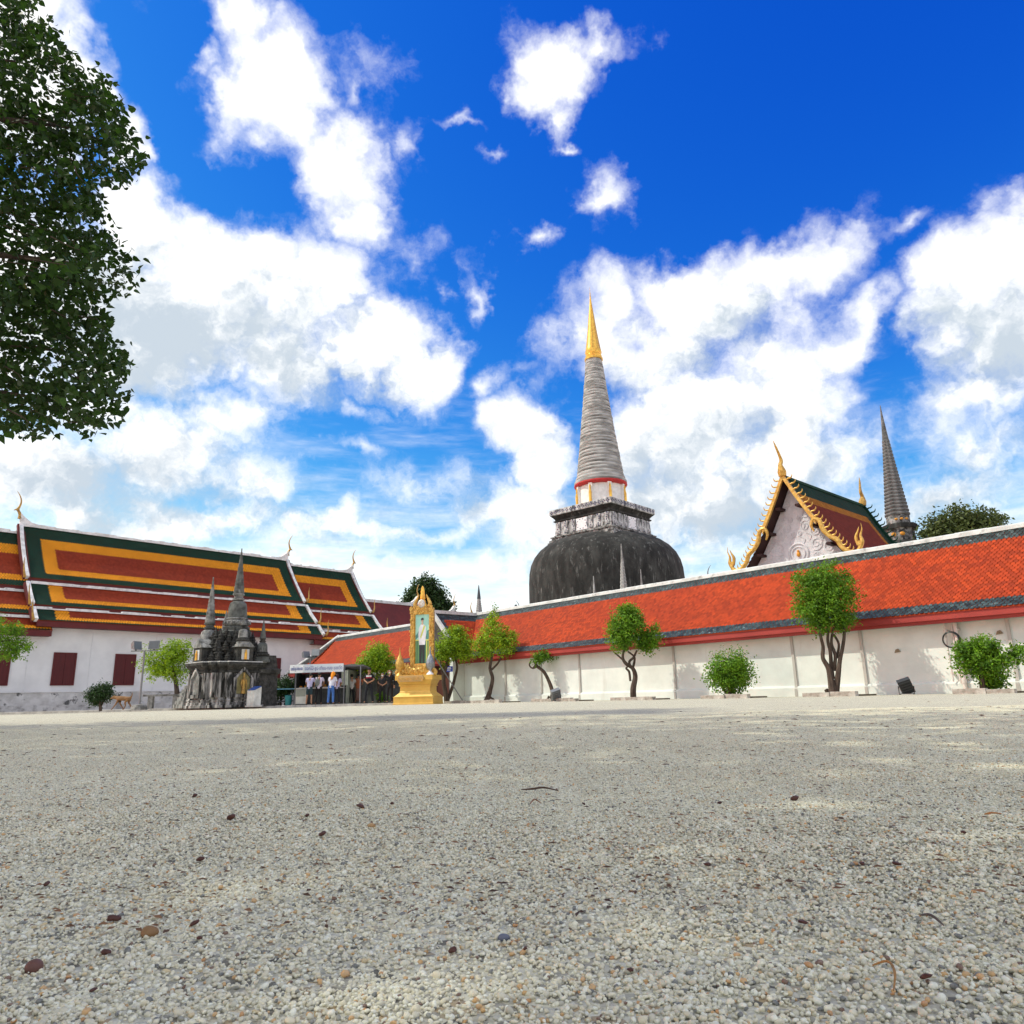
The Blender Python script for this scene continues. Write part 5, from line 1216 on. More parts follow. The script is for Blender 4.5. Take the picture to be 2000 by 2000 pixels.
        for s_ in (1, -1): fr.add([(s_ * .5, yf - .13, 1.36), (s_ * .5, yf, 1.36), (s_ * .36, yf, 1.36), (s_ * .36, yf - .13, 1.36), (0, yf - .13, 1.9), (0, yf, 1.9), (0, yf, 1.74), (0, yf - .13, 1.74)], [(0, 3, 7, 4), (1, 5, 6, 2), (0, 4, 5, 1), (3, 2, 6, 7)], Mk)
        part('niche_surround', fr, SHR, n)
        if k == 0:
            st = MB().tube([(0, yf - .12, .62), (0, yf - .12, .9), (0, yf - .12, 1.12), (0, yf - .12, 1.3), (0, yf - .12, 1.36), (0, yf - .12, 1.44), (0, yf - .12, 1.53), (0, yf - .12, 1.62)], [.11, .08, .09, .11, .045, .06, .05, .01], 10, Mk)
            st.tube([(-.11, yf - .13, 1.28), (-.15, yf - .15, 1.05), (-.1, yf - .2, .95)], [.04, .035, .025], 6, Mk); st.tube([(.11, yf - .13, 1.28), (.15, yf - .15, 1.05), (.13, yf - .14, .82)], [.04, .035, .025], 6, Mk)
            part('gilded_figure', st, GOLD_DULL, n, smooth=True)
        for xx in (-1.15, -.72, .72, 1.15):
            part('pilaster', MB().box(xx - .13, xx + .13, (-A * .92 if abs(xx) < .9 else -A * .80) - .06, -A * .7, .46, 1.62, Mk), SHR, root)
        # small dormer niche above
        d = part('dormer', MB().box(-.42, .42, -1.62, -1.0, 2.15, 2.85, Mk), SHR_D, root)
        mb = MB(); mb.add([(-.5, -1.66, 2.85), (.5, -1.66, 2.85), (0, -1.66, 3.3), (-.5, -1.0, 2.85), (.5, -1.0, 2.85), (0, -1.0, 3.3)], [(0, 1, 2), (5, 4, 3), (0, 2, 5, 3), (1, 4, 5, 2), (0, 3, 4, 1)], Mk); part('dormer_gable', mb, PALE, d)
        part('dormer_niche', MB().box(-.2, .2, -1.64, -1.61, 2.25, 2.75, Mk), mat('niche_white', (.62, .62, .6), rough=.8), d)
        part('dormer_figure', MB().tube([Mk @ Vector((0, -1.68, z_)) for z_ in (2.25, 2.45, 2.58, 2.62, 2.68, 2.74)], [.07, .06, .07, .03, .04, .01], 7), GOLD_LEAF, d, smooth=True)
    # stepped buttress at the left foot
    for i in range(6):
        w = .50 - .065 * i; x, y = loc(366, .1); part('step', MB().box(x - w, x + w, y - w, y + w, .18 * i, .18 * i + .185), PALE, root)
    # right-hand block with sloping top
    x, y = loc(511, -.5); part('side_block', MB().loft([(1, 1), (-1, 1), (-1, -1), (1, -1)], [(0, .52), (1.55, .50), (1.6, .60), (1.8, .64), (1.85, .50), (2.5, .42)], Matrix.Translation((x, y, 0))), SHR_D, root)
shrine()

# ------------------------------------------------------------------ text helper
def text_mesh(body, size, ext, M):
    cu = bpy.data.curves.new('lettering', 'FONT'); cu.body = body; cu.size = size; cu.extrude = ext; cu.align_x = 'CENTER'; cu.align_y = 'CENTER'
    tmp = bpy.data.objects.new('lettering', cu); COL.objects.link(tmp)
    dg = bpy.context.evaluated_depsgraph_get(); me = bpy.data.meshes.new_from_object(tmp.evaluated_get(dg))
    bpy.data.objects.remove(tmp); me.transform(M); me.materials.clear(); return me

# ------------------------------------------------------------------ information post, bench, table
def info_post():
    p = onY(495, 1380, 36.6); root = thing('information_post', 'waist-high white plaster post with blue slanted top before the stone shrine', 'information post', (p[0], p[1], .1), R(-28))
    m_ = mat('post_white', (.72, .72, .68), (.5, .5, .47), rough=.85, scale=3, stain=(.25, .25, .23), sscale=3, slo=.6, shi=.8)
    part('post', MB().prism([(-.22, 0), (.22, 0), (.22, .92), (-.22, .74)], -.24, .24, Matrix(((0, 0, 1, 0), (1, 0, 0, 0), (0, 1, 0, 0), (0, 0, 0, 1)))), m_, root)
    part('blue_panel', MB().box(-.22, .22, -.22, .24, 0, .02, Matrix.Translation((0, 0, .846)) @ Matrix.Rotation(math.atan2(.18, .44), 4, 'X')), mat('panel_blue', (.03, .09, .34), rough=.35), root)
    part('foot', MB().box(-.28, .28, -.27, .27, -.02, .05), CONCRETE, root)
info_post()
def bench(px, lab):
    p = onY(px, 1380, 39.5); root = thing('stone_bench', lab, 'bench', (p[0], p[1], .1), R(12), 'stone benches by the shrine')
    part('seat', MB().box(-.95, .95, -.24, .24, .62, .72), STONE_DARK, root)
    for x in (-.6, .6): part('leg', MB().box(x - .12, x + .12, -.2, .2, -.02, .62), STONE_DARK, root)
bench(318, 'dark stone bench under the tree left of the shrine')
def table():
    p = onY(555, 1378, 42.0); root = thing('folding_table', 'blue-topped folding table beside the stall', 'table', (p[0], p[1], .1), R(5))
    part('top', MB().box(-.55, .55, -.4, .4, .86, .9), mat('table_blue', (.18, .42, .58), rough=.5), root)
    for x in (-.48, .48):
        for y in (-.34, .34): part('leg', MB().tube([(x, y, 0), (x * .95, y, .86)], .018, 6), DARK_METAL, root)
    r2 = thing('plastic_bin', 'small teal plastic bin under the blue table', 'bin', (p[0] + .25, p[1] - .1, .1))
    part('tub', MB().lathe([(.15, 0), (.2, .5), (.21, .52), (.19, .52), (.14, .04)], 14), mat('bin_teal', (.02, .22, .24), rough=.4), r2, smooth=True)
    part('rim', MB().lathe([(.2, .5), (.225, .52), (.2, .55)], 14), mat('bin_rim', (.02, .16, .18), rough=.4), r2, smooth=True)
    r3 = thing('folded_cart', 'low black cart parked under the blue table', 'cart', (p[0] - .15, p[1] + .12, .1))
    part('deck', MB().box(-.35, .3, -.2, .2, .18, .26), DARK_METAL, r3)
    for x in (-.28, .23):
        for y in (-.18, .18): part('wheel', MB().tube([(x, y - .03, .08), (x, y + .03, .08)], .08, 10), MATS['black_rubber'], r3)
table()

# ------------------------------------------------------------------ sales stall
def stall():
    Y = 41.4; L = onY(568, 1378, Y); Rr = onY(700, 1378, Y); W = Rr[0] - L[0]
    root = thing('sales_stall', 'open stall with white lettered sign selling flowers, incense and candles', 'stall', (L[0], Y, .1), R(-3))
    sx = lambda px: float(onY(px, 1378, Y)[0] - L[0]); sz = lambda py: float(onY(630, py, Y)[2] - .1)
    dk = mat('stall_dark', (.06, .065, .065), (.035, .04, .04), rough=.8, scale=3); wp = mat('stall_white', (.74, .74, .68), (.6, .6, .55), rough=.6, scale=3); gp = mat('stall_grey', (.22, .23, .22), (.14, .15, .14), rough=.8, scale=2)
    part('back_wall', MB().box(0, W, 2.2, 2.26, 0, 2.0), gp, root)
    part('side_wall', MB().box(-.04, 0, .5, 2.2, 0, 1.9), dk, root)
    part('partition', MB().box(sx(672), sx(672) + .05, .4, 2.2, 0, 1.85), mat('partition_green', (.34, .37, .30), (.26, .29, .24), rough=.8, scale=3), root)
    part('floor', MB().box(0, W, .1, 2.2, .0, .03), gp, root)
    part('roof', MB().prism([(.1, 2.0), (2.4, 1.86), (2.4, 1.94), (.1, 2.08)], -.12, W + .25, Matrix(((0, 0, 1, 0), (1, 0, 0, 0), (0, 1, 0, 0), (0, 0, 0, 1)))), mat('stall_roof', (.16, .15, .16), rough=.6), root)
    for px in (575, 672, 704):
        part('post', MB().box(sx(px) - .03, sx(px) + .03, 0, .06, 0, 2.0), GREY_METAL, root)
    # counter
    cx0, cx1 = sx(573), sx(670)
    part('counter_front', MB().box(sx(596), cx1, .35, .42, 0, .86), dk, root)
    part('countertop', MB().box(cx0 - .06, cx1, .2, 1.0, .86, .91), mat('top_pale', (.62, .62, .58), rough=.4), root)
    cab = part('cabinet', MB().box(cx0, sx(595), .22, .85, .06, .84), wp, root)
    part('cabinet_panel', MB().box(cx0 + .05, sx(595) - .04, .205, .218, .46, .82), mat('panel_sage', (.36, .38, .32), rough=.6), cab)
    for x in (cx0 + .08, sx(595) - .08): part('castor', MB().tube([(x, .25, .05), (x, .31, .05)], .05, 10), MATS['black_rubber'], cab)
    # goods
    gx = random.Random(3)
    for i in range(9):
        x = cx0 + .15 + i * .27
        col = ['orange_goods', 'orange_gilt', 'panel_sage', 'bin_teal'][i % 4]
        m_ = mat('orange_goods', (.65, .22, .02), rough=.7) if col == 'orange_goods' else MATS[col]
        g = thing('offering_tray', 'small tray of offerings on the stall counter', 'tray', (L[0] + x, Y + .75, .1 + .911), 0, 'trays of offerings on the stall counter')
        part('tray', MB().lathe([(.08, 0), (.12, .03), (.125, .05), (.1, .035)], 10), MATS['stall_white'], g); part('heap', MB().ball((0, 0, .06), (.09, .09, .07 + .03 * (i % 3)), 8, 6), m_, g, smooth=True)
    # hanging plastic bags / curtain at the right post
    cu = [(sx(664) + .06 * i, .25 + .03 * math.sin(i * 2.1)) for i in range(7)]
    mb = MB(); v = [(x, y, z) for z in (1.8, 1.0) for x, y in cu]; mb.add(v, [(i, i + 1, 7 + i + 1, 7 + i) for i in range(6)]); part('curtain', mb, mat('curtain_pale', (.62, .66, .55), (.5, .55, .42), rough=.8, scale=5), root, smooth=True, fixn=False)
    # sign: front board and left return board
    sg = mat('sign_white', (.78, .84, .86), (.72, .78, .82), rough=.4, scale=1)
    fb = part('signboard', MB().box(sx(595), sx(673), -.34, -.28, sz(1313.5), sz(1297.5)), sg, root)
    ink = mat('sign_blue_ink', (.02, .05, .30), rough=.5)
    wv = .5 * (sx(595) + sx(673)); zv = .5 * (sz(1313.5) + sz(1297.5))
    me = text_mesh('ดอกไม้-ธูป-เทียน-ทอง ของวัด', .26, .002, Matrix.Translation((wv, -.346, zv - .01)) @ Matrix.Rotation(R(90), 4, 'X')); 
    xs_ = [v.co.x for v in me.vertices]; wd = max(xs_) - min(xs_) if xs_ else 1; k = (sx(671) - sx(597.5)) / wd
    mid = .5 * (max(xs_) + min(xs_)) if xs_ else wv
    me.transform(Matrix.Translation((wv, 0, 0)) @ Matrix.Diagonal((k, 1, 1, 1)) @ Matrix.Translation((-mid, 0, 0)))
    link('lettering', me, ink, fb)
    # left return board, running back to the left
    p0 = Vector((sx(595), -.31, 0)); p1 = Vector((sx(563), .02, 0)); d = p1 - p0; ln = d.length; an = math.atan2(d.y, d.x)
    Ms = Matrix.Translation(p0) @ Matrix.Rotation(an, 4, 'Z')
    sb = part('signboard', MB().box(.03, ln, -.03, .03, sz(1313.5), sz(1297.5), Ms), mat('sign_white2', (.86, .88, .88), rough=.4), root)
    me = text_mesh('ดอกไม้-ธูป-เทียน-ทอง', .26, .002, Matrix.Identity(4)); xs_ = [v.co.x for v in me.vertices]; wd = max(xs_) - min(xs_); mid = .5 * (max(xs_) + min(xs_))
    me.transform(Ms @ Matrix.Translation((ln * .5, .036, zv)) @ Matrix.Rotation(math.pi, 4, 'Z') @ Matrix.Rotation(R(90), 4, 'X') @ Matrix.Diagonal((.84 * ln / wd, 1, 1, 1)) @ Matrix.Translation((-mid, 0, 0)))
    link('lettering', me, ink, sb)
    part('red_valance', MB().box(sx(590), sx(650), -.27, -.25, sz(1316), sz(1313)), M_RED, root)
stall()

# low grey lean-to behind the people, blue sign
def leanto():
    p = onY(740, 1378, 44.5); root = thing('service_shed', 'low dark grey shed behind the standing people', 'shed', (p[0], p[1], 0), R(-10))
    part('wall', MB().box(-1.9, 2.0, 0, 1.2, 0, 1.62), mat('shed_grey', (.10, .105, .10), (.07, .07, .07), rough=.85, scale=2), root)
    part('roof', MB().box(-2.0, 2.1, -.15, 1.3, 1.62, 1.74), mat('shed_roof', (.30, .30, .31), rough=.6), root)
    part('coping', MB().box(.9, 2.15, -.2, -.1, 1.34, 1.42), mat('shed_white', (.7, .7, .7), rough=.6), root)
leanto()
def blue_sign():
    P = onY(877, 1307, 41.3); root = thing('blue_notice', 'small blue notice with white lines beside the golden portrait', 'sign', (P[0], P[1], P[2]), R(-20))
    part('board', MB().box(-.22, .22, -.015, .015, -.14, .15), mat('notice_blue', (.02, .06, .42), rough=.4), root)
    for z, w in ((.08, .12), (.02, .15), (-.05, .10)): part('white_line', MB().box(-w, w, -.02, -.016, z - .014, z + .014), MATS['clean_white'], root)
    part('stake', MB().tube([(0, .03, .1), (0, .03, -P[2])], .02, 6), GREY_METAL, root)
blue_sign()

# ------------------------------------------------------------------ golden portrait monument
def portrait():
    Y = 38.6; c = onY(817, 1378, Y); root = thing('portrait_monument', 'tall gilded frame on a stepped yellow plinth holding a full-length portrait', 'monument', (c[0], Y, 0), R(-15))
    YEL = mat('yellow_gold_paint', (.72, .45, .09), (.64, .38, .07), rough=.45, scale=2, metal=.1)
    hz = lambda py: float(onY(822, py, Y)[2])
    rect = [(1.08, .72), (-1.08, .72), (-1.08, -.72), (1.08, -.72)]
    def rl(prof): # (z, inset)
        mb = MB(); n = len(prof); v = []
        for z, i in prof: v += [(x - math.copysign(i, x), y - math.copysign(i, y), z) for x, y in rect]
        f = [(j * 4 + k, j * 4 + (k + 1) % 4, j * 4 + 4 + (k + 1) % 4, j * 4 + 4 + k) for j in range(n - 1) for k in range(4)] + [(3, 2, 1, 0), tuple(4 * (n - 1) + k for k in range(4))]
        return mb.add(v, f)
    part('plinth_foot', rl([(-.02, 0), (.06, 0), (.08, .02), (.34, .02), (.36, .0), (.39, 0)]), YEL, root)
    part('plinth_slope', rl([(.385, .03), (.60, .26), (.62, .25), (.66, .27)]), mat('sunlit_yellow_gold', (.86, .58, .16), rough=.4, metal=.1), root)  # paler gold paints sunlight into the colour of the up-facing slope
    part('plinth_body', rl([(.655, .27), (.90, .27), (.905, .22), (.955, .22), (.96, .25), (1.20, .14), (1.205, .08)]), YEL, root)
    part('plinth_top', rl([(1.20, .07), (1.43, .07), (1.44, .09)]), YEL, root)
    ZT = 1.44
    # scroll plaque with raised lettering
    pq = part('inscription_plaque', MB().prism([(-.62, 1.12), (.62, 1.12), (.72, 1.26), (.62, 1.42), (-.62, 1.42), (-.72, 1.26)], 0, .07, Matrix(((1, 0, 0, -.12), (0, 0, -1, -.66), (0, 1, 0, 0), (0, 0, 0, 1)))), mat('dull_plaque_gold', (.52, .34, .14), rough=.5, metal=.2), root)
    me = text_mesh('ทรงพระเจริญ', .26, .012, Matrix.Translation((-.12, -.735, 1.25)) @ Matrix.Rotation(R(90), 4, 'X')); link('lettering', me, GOLD, pq)
    # frame
    F0, F1 = ZT + .35, hz(1188); w = .62; n_before = len(root.children)
    def bar(x0, x1, z0, z1): return MB().box(x0, x1, -.12, .12, z0, z1)
    fr = part('frame', bar(-w, -w + .21, F0, F1), GOLD, root)
    part('frame_side', bar(w - .21, w, F0, F1), GOLD, root); part('frame_top', bar(-w + .211, w - .211, F1 - .30, F1), GOLD, root); part('frame_bottom', bar(-w + .211, w - .211, F0, F0 + .2), GOLD, root)
    mb = MB(); rr = random.Random(5)
    for i in range(240):
        t = rr.random(); s_ = rr.choice((0, 1, 2))
        if s_ == 2: x, z = rr.uniform(-w, w), F1 - rr.uniform(-.06, .3)
        else: x, z = (-1 if s_ == 0 else 1) * rr.uniform(w - .17, w + .04), rr.uniform(F0, F1)
        r = rr.uniform(.03, .065); mb.ball((x, -.12 - r * .2, z), (r, r * .7, r * 1.2), 6, 4)
    part('frame_carving', mb, GOLD, root, smooth=True, stuff=True)
    inn = MB()
    x0, x1, z0, z1 = -w + .21, w - .21, F0 + .2, F1 - .30
    for a in ((x0, x0 + .03, z0, z1), (x1 - .03, x1, z0, z1), (x0 + .03, x1 - .03, z1 - .03, z1), (x0 + .03, x1 - .03, z0, z0 + .03)): inn.box(a[0], a[1], -.05, -.02, a[2], a[3])
    part('inner_bead', inn, GOLD_LEAF, root)
    # picture: flat layered print
    pic = part('picture', MB().box(x0, x1, -.02, .0, z0, z1), mat('print_mint', (.36, .72, .62), (.42, .78, .66), rough=.4, scale=1), root)
    W_, H_ = x1 - x0, z1 - z0
    def shp(pts, lay, m_, nm='print_shape'):
        y = -.021 - .0025 * lay; v = [(x0 + a * W_, y, z0 + b * H_) for a, b in pts]; part(nm, MB().add(v, [tuple(range(len(v)))]), m_, pic, fixn=False)
    dg = mat('print_green', (.05, .17, .10), rough=.4); lg = mat('print_leaf', (.22, .42, .16), rough=.4); tl = mat('print_teal', (.10, .30, .26), rough=.4); yl = mat('print_yellow', (.62, .66, .16), rough=.4)
    wh = mat('print_white', (.82, .82, .86), rough=.4); bk = mat('print_black', (.03, .035, .04), rough=.4); sk = mat('print_skin', (.62, .42, .32), rough=.4)
    shp([(.02, .0), (.98, .0), (.98, .48), (.02, .48)], 1, dg); shp([(.02, .48), (.3, .55), (.36, .72), (.15, .60), (.02, .56)], 1, tl); shp([(.7, .5), (.98, .48), (.98, .68), (.84, .66)], 1, tl)
    for a in (.06, .2, .74, .88): shp([(a, .0), (a + .07, .0), (a + .06, .45), (a + .01, .45)], 2, lg)
    shp([(.76, .02), (.86, .02), (.84, .46), (.78, .46)], 3, yl); shp([(.02, .46), (.34, .46), (.34, .485), (.02, .485)], 3, yl); shp([(.7, .46), (.98, .46), (.98, .485), (.7, .485)], 3, yl)
    shp([(.34, .02), (.44, .02), (.50, .34), (.54, .02), (.64, .02), (.68, .42), (.32, .42)], 4, bk)
    shp([(.30, .38), (.70, .38), (.76, .60), (.74, .74), (.62, .79), (.42, .79), (.28, .72), (.24, .58)], 5, wh)
    shp([(.62, .78), (.70, .74), (.42, .50), (.36, .54)], 6, yl); shp([(.44, .78), (.58, .78), (.56, .83), (.46, .83)], 6, sk)
    shp([(.51 + .085 * math.cos(a), .868 + .04 * math.sin(a)) for a in np.linspace(0, 2 * math.pi, 14)[:-1]], 6, sk)
    shp([(.51 + .095 * math.cos(a), .885 + .035 * math.sin(a)) for a in np.linspace(-.2, math.pi + .5, 10)], 7, bk)
    # crest: stepped crown on a cartouche, side rays
    cr = part('crest', MB().lathe([(.30, F1 - .06), (.34, F1 + .10), (.22, F1 + .30), (.24, F1 + .36), (.16, F1 + .42), (.2, F1 + .52), (.17, F1 + .62), (.19, F1 + .66), (.13, F1 + .78), (.15, F1 + .82), (.12, F1 + .95), (.10, F1 + 1.06), (.02, F1 + 1.16)], 14, Matrix.Diagonal((.78, .5, 1, 1))), GOLD_LEAF, root, smooth=True)
    part('emblem_medallion', MB().ball((0, -.17, F1 + .22), (.2, .06, .22), 12, 8), mat('silver_enamel', (.72, .70, .66), (.5, .4, .3), rough=.4, scale=8, metal=.3), cr, smooth=True)
    for s_ in (1, -1):
        p = crom([(s_ * .28, 0, F1), (s_ * .42, 0, F1 + .2), (s_ * .30, 0, F1 + .5), (s_ * .2, 0, F1 + .72)], 4); part('crest_wing', MB().tube(p, lerp_list([.10, .11, .06, .01], len(p)), 7), GOLD, cr, smooth=True)
    # foliage scrolls at the foot
    rr = random.Random(9)
    for i in range(16):
        x = -.95 + 1.9 * i / 15; h = .34 + .28 * math.exp(-((abs(x) - .55) / .25) ** 2); s_ = 1 if i % 2 else -1
        p = crom([(x, -.28, ZT), (x + s_ * .12, -.34, ZT + h * .4), (x - s_ * .02, -.36, ZT + h * .8), (x - s_ * .12, -.32, ZT + h * .7)], 4)
        part('scroll', MB().tube(p, lerp_list([.11, .10, .08, .03], len(p)), 7), GOLD, root, smooth=True)
    for ch in root.children:
        if ch.name.split('.')[0] in ('frame', 'frame_side', 'frame_top', 'frame_bottom', 'frame_carving', 'inner_bead', 'picture', 'crest'): ch.location.x = .20
    part('scroll_base', MB().box(-.92, .92, -.3, .2, ZT - .01, ZT + .22), GOLD, root)
    mb = MB()
    for i in range(40): mb.ball((rr.uniform(-.9, .9), -.30 - rr.uniform(0, .08), ZT + rr.uniform(.02, .55)), rr.uniform(.05, .10), 7, 5)
    part('scroll_relief', mb, GOLD, root, smooth=True, stuff=True)
    # poles holding the frame
    part('support_pole', MB().tube([(.72, .35, 0), (.72, .35, F1 - .2)], .035, 7), GREY_METAL, root)
    part('brace', MB().tube([(.6, .2, ZT + 1.2), (2.15, .9, 0)], .03, 7), GREY_METAL, root); part('tie_rod', MB().tube([(.60, .1, F1 - .5), (.72, .35, F1 - .9)], .025, 6), GREY_METAL, root)
    return root, ZT
PR, PR_Z = portrait()
def urn(x, label, m_, m2):
    w = Matrix.Translation(PR.location) @ Matrix.Rotation(R(-15), 4, 'Z') @ Vector((x, -.42, PR_Z))
    root = thing('offering_urn', label, 'urn', tuple(w), 0, 'urns on the portrait plinth')
    part('foot', MB().lathe([(.2, 0), (.17, .06), (.06, .16), (.07, .2)], 14), m2, root, smooth=True)
    part('bowl', MB().lathe([(.07, .19), (.19, .36), (.23, .52), (.235, .58), (.2, .6)], 16), m_, root, smooth=True)
    part('lid', MB().lathe([(.225, .585), (.2, .72), (.13, .88), (.08, .98), (.04, 1.08), (.05, 1.12), (.025, 1.2), (.01, 1.42)], 16), m_, root, smooth=True)
urn(-.86, 'golden lidded offering urn at the left end of the plinth', GOLD, GOLD)
urn(.80, 'silver lidded offering urn at the right end of the plinth', mat('dull_silver', (.34, .36, .39), (.22, .23, .25), rough=.4, scale=8, metal=.5), MATS['clean_white'])

# ------------------------------------------------------------------ people
def skin_mesh(verts, edges, radii, root_i=0, sub=1):
    me = bpy.data.meshes.new('body'); me.from_pydata(verts, edges, []); o = bpy.data.objects.new('body', me); COL.objects.link(o)
    o.modifiers.new('skin', 'SKIN'); sv = me.skin_vertices[0].data
    for i, r in enumerate(radii):
        sv[i].radius = (r, r) if not hasattr(r, '__len__') else r; sv[i].use_root = (i == root_i)
    ss = o.modifiers.new('sub', 'SUBSURF'); ss.levels = sub; ss.render_levels = sub
    dg = bpy.context.evaluated_depsgraph_get(); out = bpy.data.meshes.new_from_object(o.evaluated_get(dg))
    bpy.data.objects.remove(o); bpy.data.meshes.remove(me); out.polygons.foreach_set('use_smooth', [True] * len(out.polygons)); return out
SKIN = mat('skin', (.38, .20, .12), (.33, .17, .10), rough=.55, scale=6)
HAIR = mat('black_hair', (.012, .010, .009), rough=.45)
CLOTH = {}
def cloth(name, c): return mat('cloth_' + name, c, tuple(x * .8 for x in c), rough=.9, scale=7)

def person(label, px, Y, h, face, lean=0., arms=None, top=None, bottom=None, hair=True, extras=(), legs=0.06, z=.1, short=False, robe=False, longsleeve=False, turn=0.):
    """face: heading of the face, 0 = towards the camera, 180 = back to the camera"""
    p = onY(px, 1376, Y); root = thing('person', label, 'person', (p[0], Y, z), R(face), 'people at the stall and the portrait')
    k = h / 1.70
    lean_m = Matrix.Rotation(R(lean), 3, 'X')      # positive leans forward (towards -y)
    def up(v): # upper body point, rotated about the hip
        v = Vector(v); q = lean_m @ (v - Vector((0, 0, .93))) + Vector((0, 0, .93)); return tuple(q * k)
    lo = lambda v: tuple(Vector(v) * k)
    A_ = arms or {'l': [(.235, .02, 1.13), (.25, -.08, .89)], 'r': [(-.235, .02, 1.13), (-.25, -.08, .89)]}
    V = []; E_ = []; Rd = []
    def av(p_, r, par=None):
        V.append(p_); Rd.append(r * k if not hasattr(r, '__len__') else (r[0] * k, r[1] * k)); i = len(V) - 1
        if par is not None: E_.append((par, i))
        return i
    pel = av(lo((0, 0, .93)), (.145, .105)); sp = av(up((0, 0, 1.10)), (.125, .095), pel); ch = av(up((0, 0, 1.29)), (.15, .105), sp); nk = av(up((0, .005, 1.44)), .058, ch)
    hb = av(up((0, -.01, 1.50)), .055, nk); hm = av(up((0, -.02, 1.575)), (.075, .09), hb); ht = av(up((0, -.01, 1.655)), (.07, .082), hm); av(up((0, 0, 1.70)), .03, ht)
    nose = av(up((0, -.115, 1.57)), .012, hm)
    for s_ in (1, -1): av(up((s_ * .082, 0, 1.575)), .014, hm)
    for s_, key in ((1, 'l'), (-1, 'r')):
        sh = av(up((s_ * .165, .01, 1.385)), .062, ch); el = av(up(A_[key][0]), .042, sh); wr = av(up(A_[key][1]), .028, el)
        e, w = Vector(A_[key][0]), Vector(A_[key][1]); d = (w - e).normalized(); sd = d.cross(Vector((0, 1, .2))).normalized()
        pa = av(up(w + d * .06), (.036, .018), wr)
        for j, (o_, ln) in enumerate(((-.028, .07), (-.009, .085), (.011, .08), (.029, .065))):
            f1 = av(up(w + d * .10 + sd * o_), .009, pa); av(up(w + d * (.10 + ln * .55) + sd * o_ + Vector((0, -.015, 0))), .008, f1)
        av(up(w + d * .05 + sd * -.055), .010, wr)
    legp = {}
    for s_ in (1, -1):
        hp = av(lo((s_ * .085, 0, .86)), .085, pel); kn = av(lo((s_ * (.085 + legs * .6), -.02, .48)), .055, hp); an = av(lo((s_ * (.085 + legs), .02, .09)), .036, kn)
        to = av(lo((s_ * (.09 + legs * 1.1), -.12, .035)), .032, an); legp[s_] = (hp, kn, an, to)
    body = link('body', skin_mesh(V, E_, Rd), SKIN, root)
    def garment(name, chain, m_, inc=.016):
        v2 = []; e2 = []; r2 = []
        def gv(p_, r, par=None):
            v2.append(p_); r2.append(r); i = len(v2) - 1
            if par is not None: e2.append((par, i))
            return i
        chain(gv, inc * k); o = link(name, skin_mesh(v2, e2, r2), m_, root); return o
    def rk(*r): return tuple(x * k for x in r) if len(r) > 1 else r[0] * k
    def shirt(gv, c):
        w0 = gv(lo((0, 0, .80)), rk(.165, .13)); w = gv(lo((0, 0, .92)), rk(.17, .13), w0); a = gv(up((0, 0, 1.10)), rk(.15, .118), w); b = gv(up((0, 0, 1.29)), rk(.17, .122), a); gv(up((0, .005, 1.41)), .075 * k, b)
        for s_, key in ((1, 'l'), (-1, 'r')):
            sh = gv(up((s_ * .17, .01, 1.385)), .078 * k, b); e = Vector(A_[key][0]); t = Vector((s_ * .17, .01, 1.385))
            if longsleeve:
                q = gv(up(e), .06 * k, sh); gv(up(Vector(A_[key][1])), .045 * k, q)
            else: gv(up(t.lerp(e, .75)), .066 * k, sh)
    def trousers(gv, c):
        w1 = gv(lo((0, 0, 1.04)), rk(.14, .105)); w = gv(lo((0, 0, .93)), rk(.155, .12), w1)
        for s_ in (1, -1):
            hp = gv(lo((s_ * .088, 0, .85)), .102 * k, w); kn = gv(lo((s_ * (.085 + legs * .6), -.02, .50)), (.085 if short else .072) * k, hp)
            if not short: gv(lo((s_ * (.085 + legs), .02, .08)), .062 * k, kn)
    def skirt(gv, c):
        w = gv(lo((0, 0, .98)), rk(.15, .12)); a = gv(lo((0, 0, .55)), rk(.19, .15), w); gv(lo((0, 0, .10)), rk(.20, .16), a)
    if top is not None: garment('shirt', shirt, top)
    if robe: garment('robe', skirt, bottom)
    elif bottom is not None: garment('shorts' if short else 'trousers', trousers, bottom)
    for s_ in (1, -1):
        part('shoe', MB().ball(lo((s_ * (.09 + legs * 1.1), -.06, .035)), (.048 * k, .13 * k, .04 * k), 8, 6), mat('shoe_dark', (.04, .032, .028), rough=.7), root, smooth=True)
    if hair:
        mb = MB(); mb.ball((0, 0, 0), (.088 * k, .10 * k, .09 * k), 12, 8)
        mb.v = [v for v in mb.v]; q = Vector(up((0, .018, 1.625))); mb.v = [(v[0] + q.x, v[1] + q.y, v[2] + q.z) for v in mb.v]; part('hair', mb, HAIR, root, smooth=True)
    for kind, m_ in extras:
        if kind == 'cap':
            q = up((0, -.01, 1.68)); mb = MB().ball(q, (.095 * k, .11 * k, .06 * k), 12, 6); b = up((0, -.14, 1.655)); mb.ball(b, (.07 * k, .08 * k, .012), 10, 5); part('cap', mb, m_, root, smooth=True)
        if kind == 'scarf':
            mb = MB().ball(up((0, .03, 1.62)), (.115 * k, .12 * k, .125 * k), 12, 8); mb.tube([up((0, .09, 1.56)), up((-.02, .15, 1.44)), up((-.02, .15, 1.30))], [.09 * k, .08 * k, .05 * k], 8); part('headscarf', mb, m_, root, smooth=True)
        if kind == 'mask': part('face_mask', MB().ball(up((0, -.088, 1.545)), (.06 * k, .035 * k, .045 * k), 10, 6), m_, root, smooth=True)
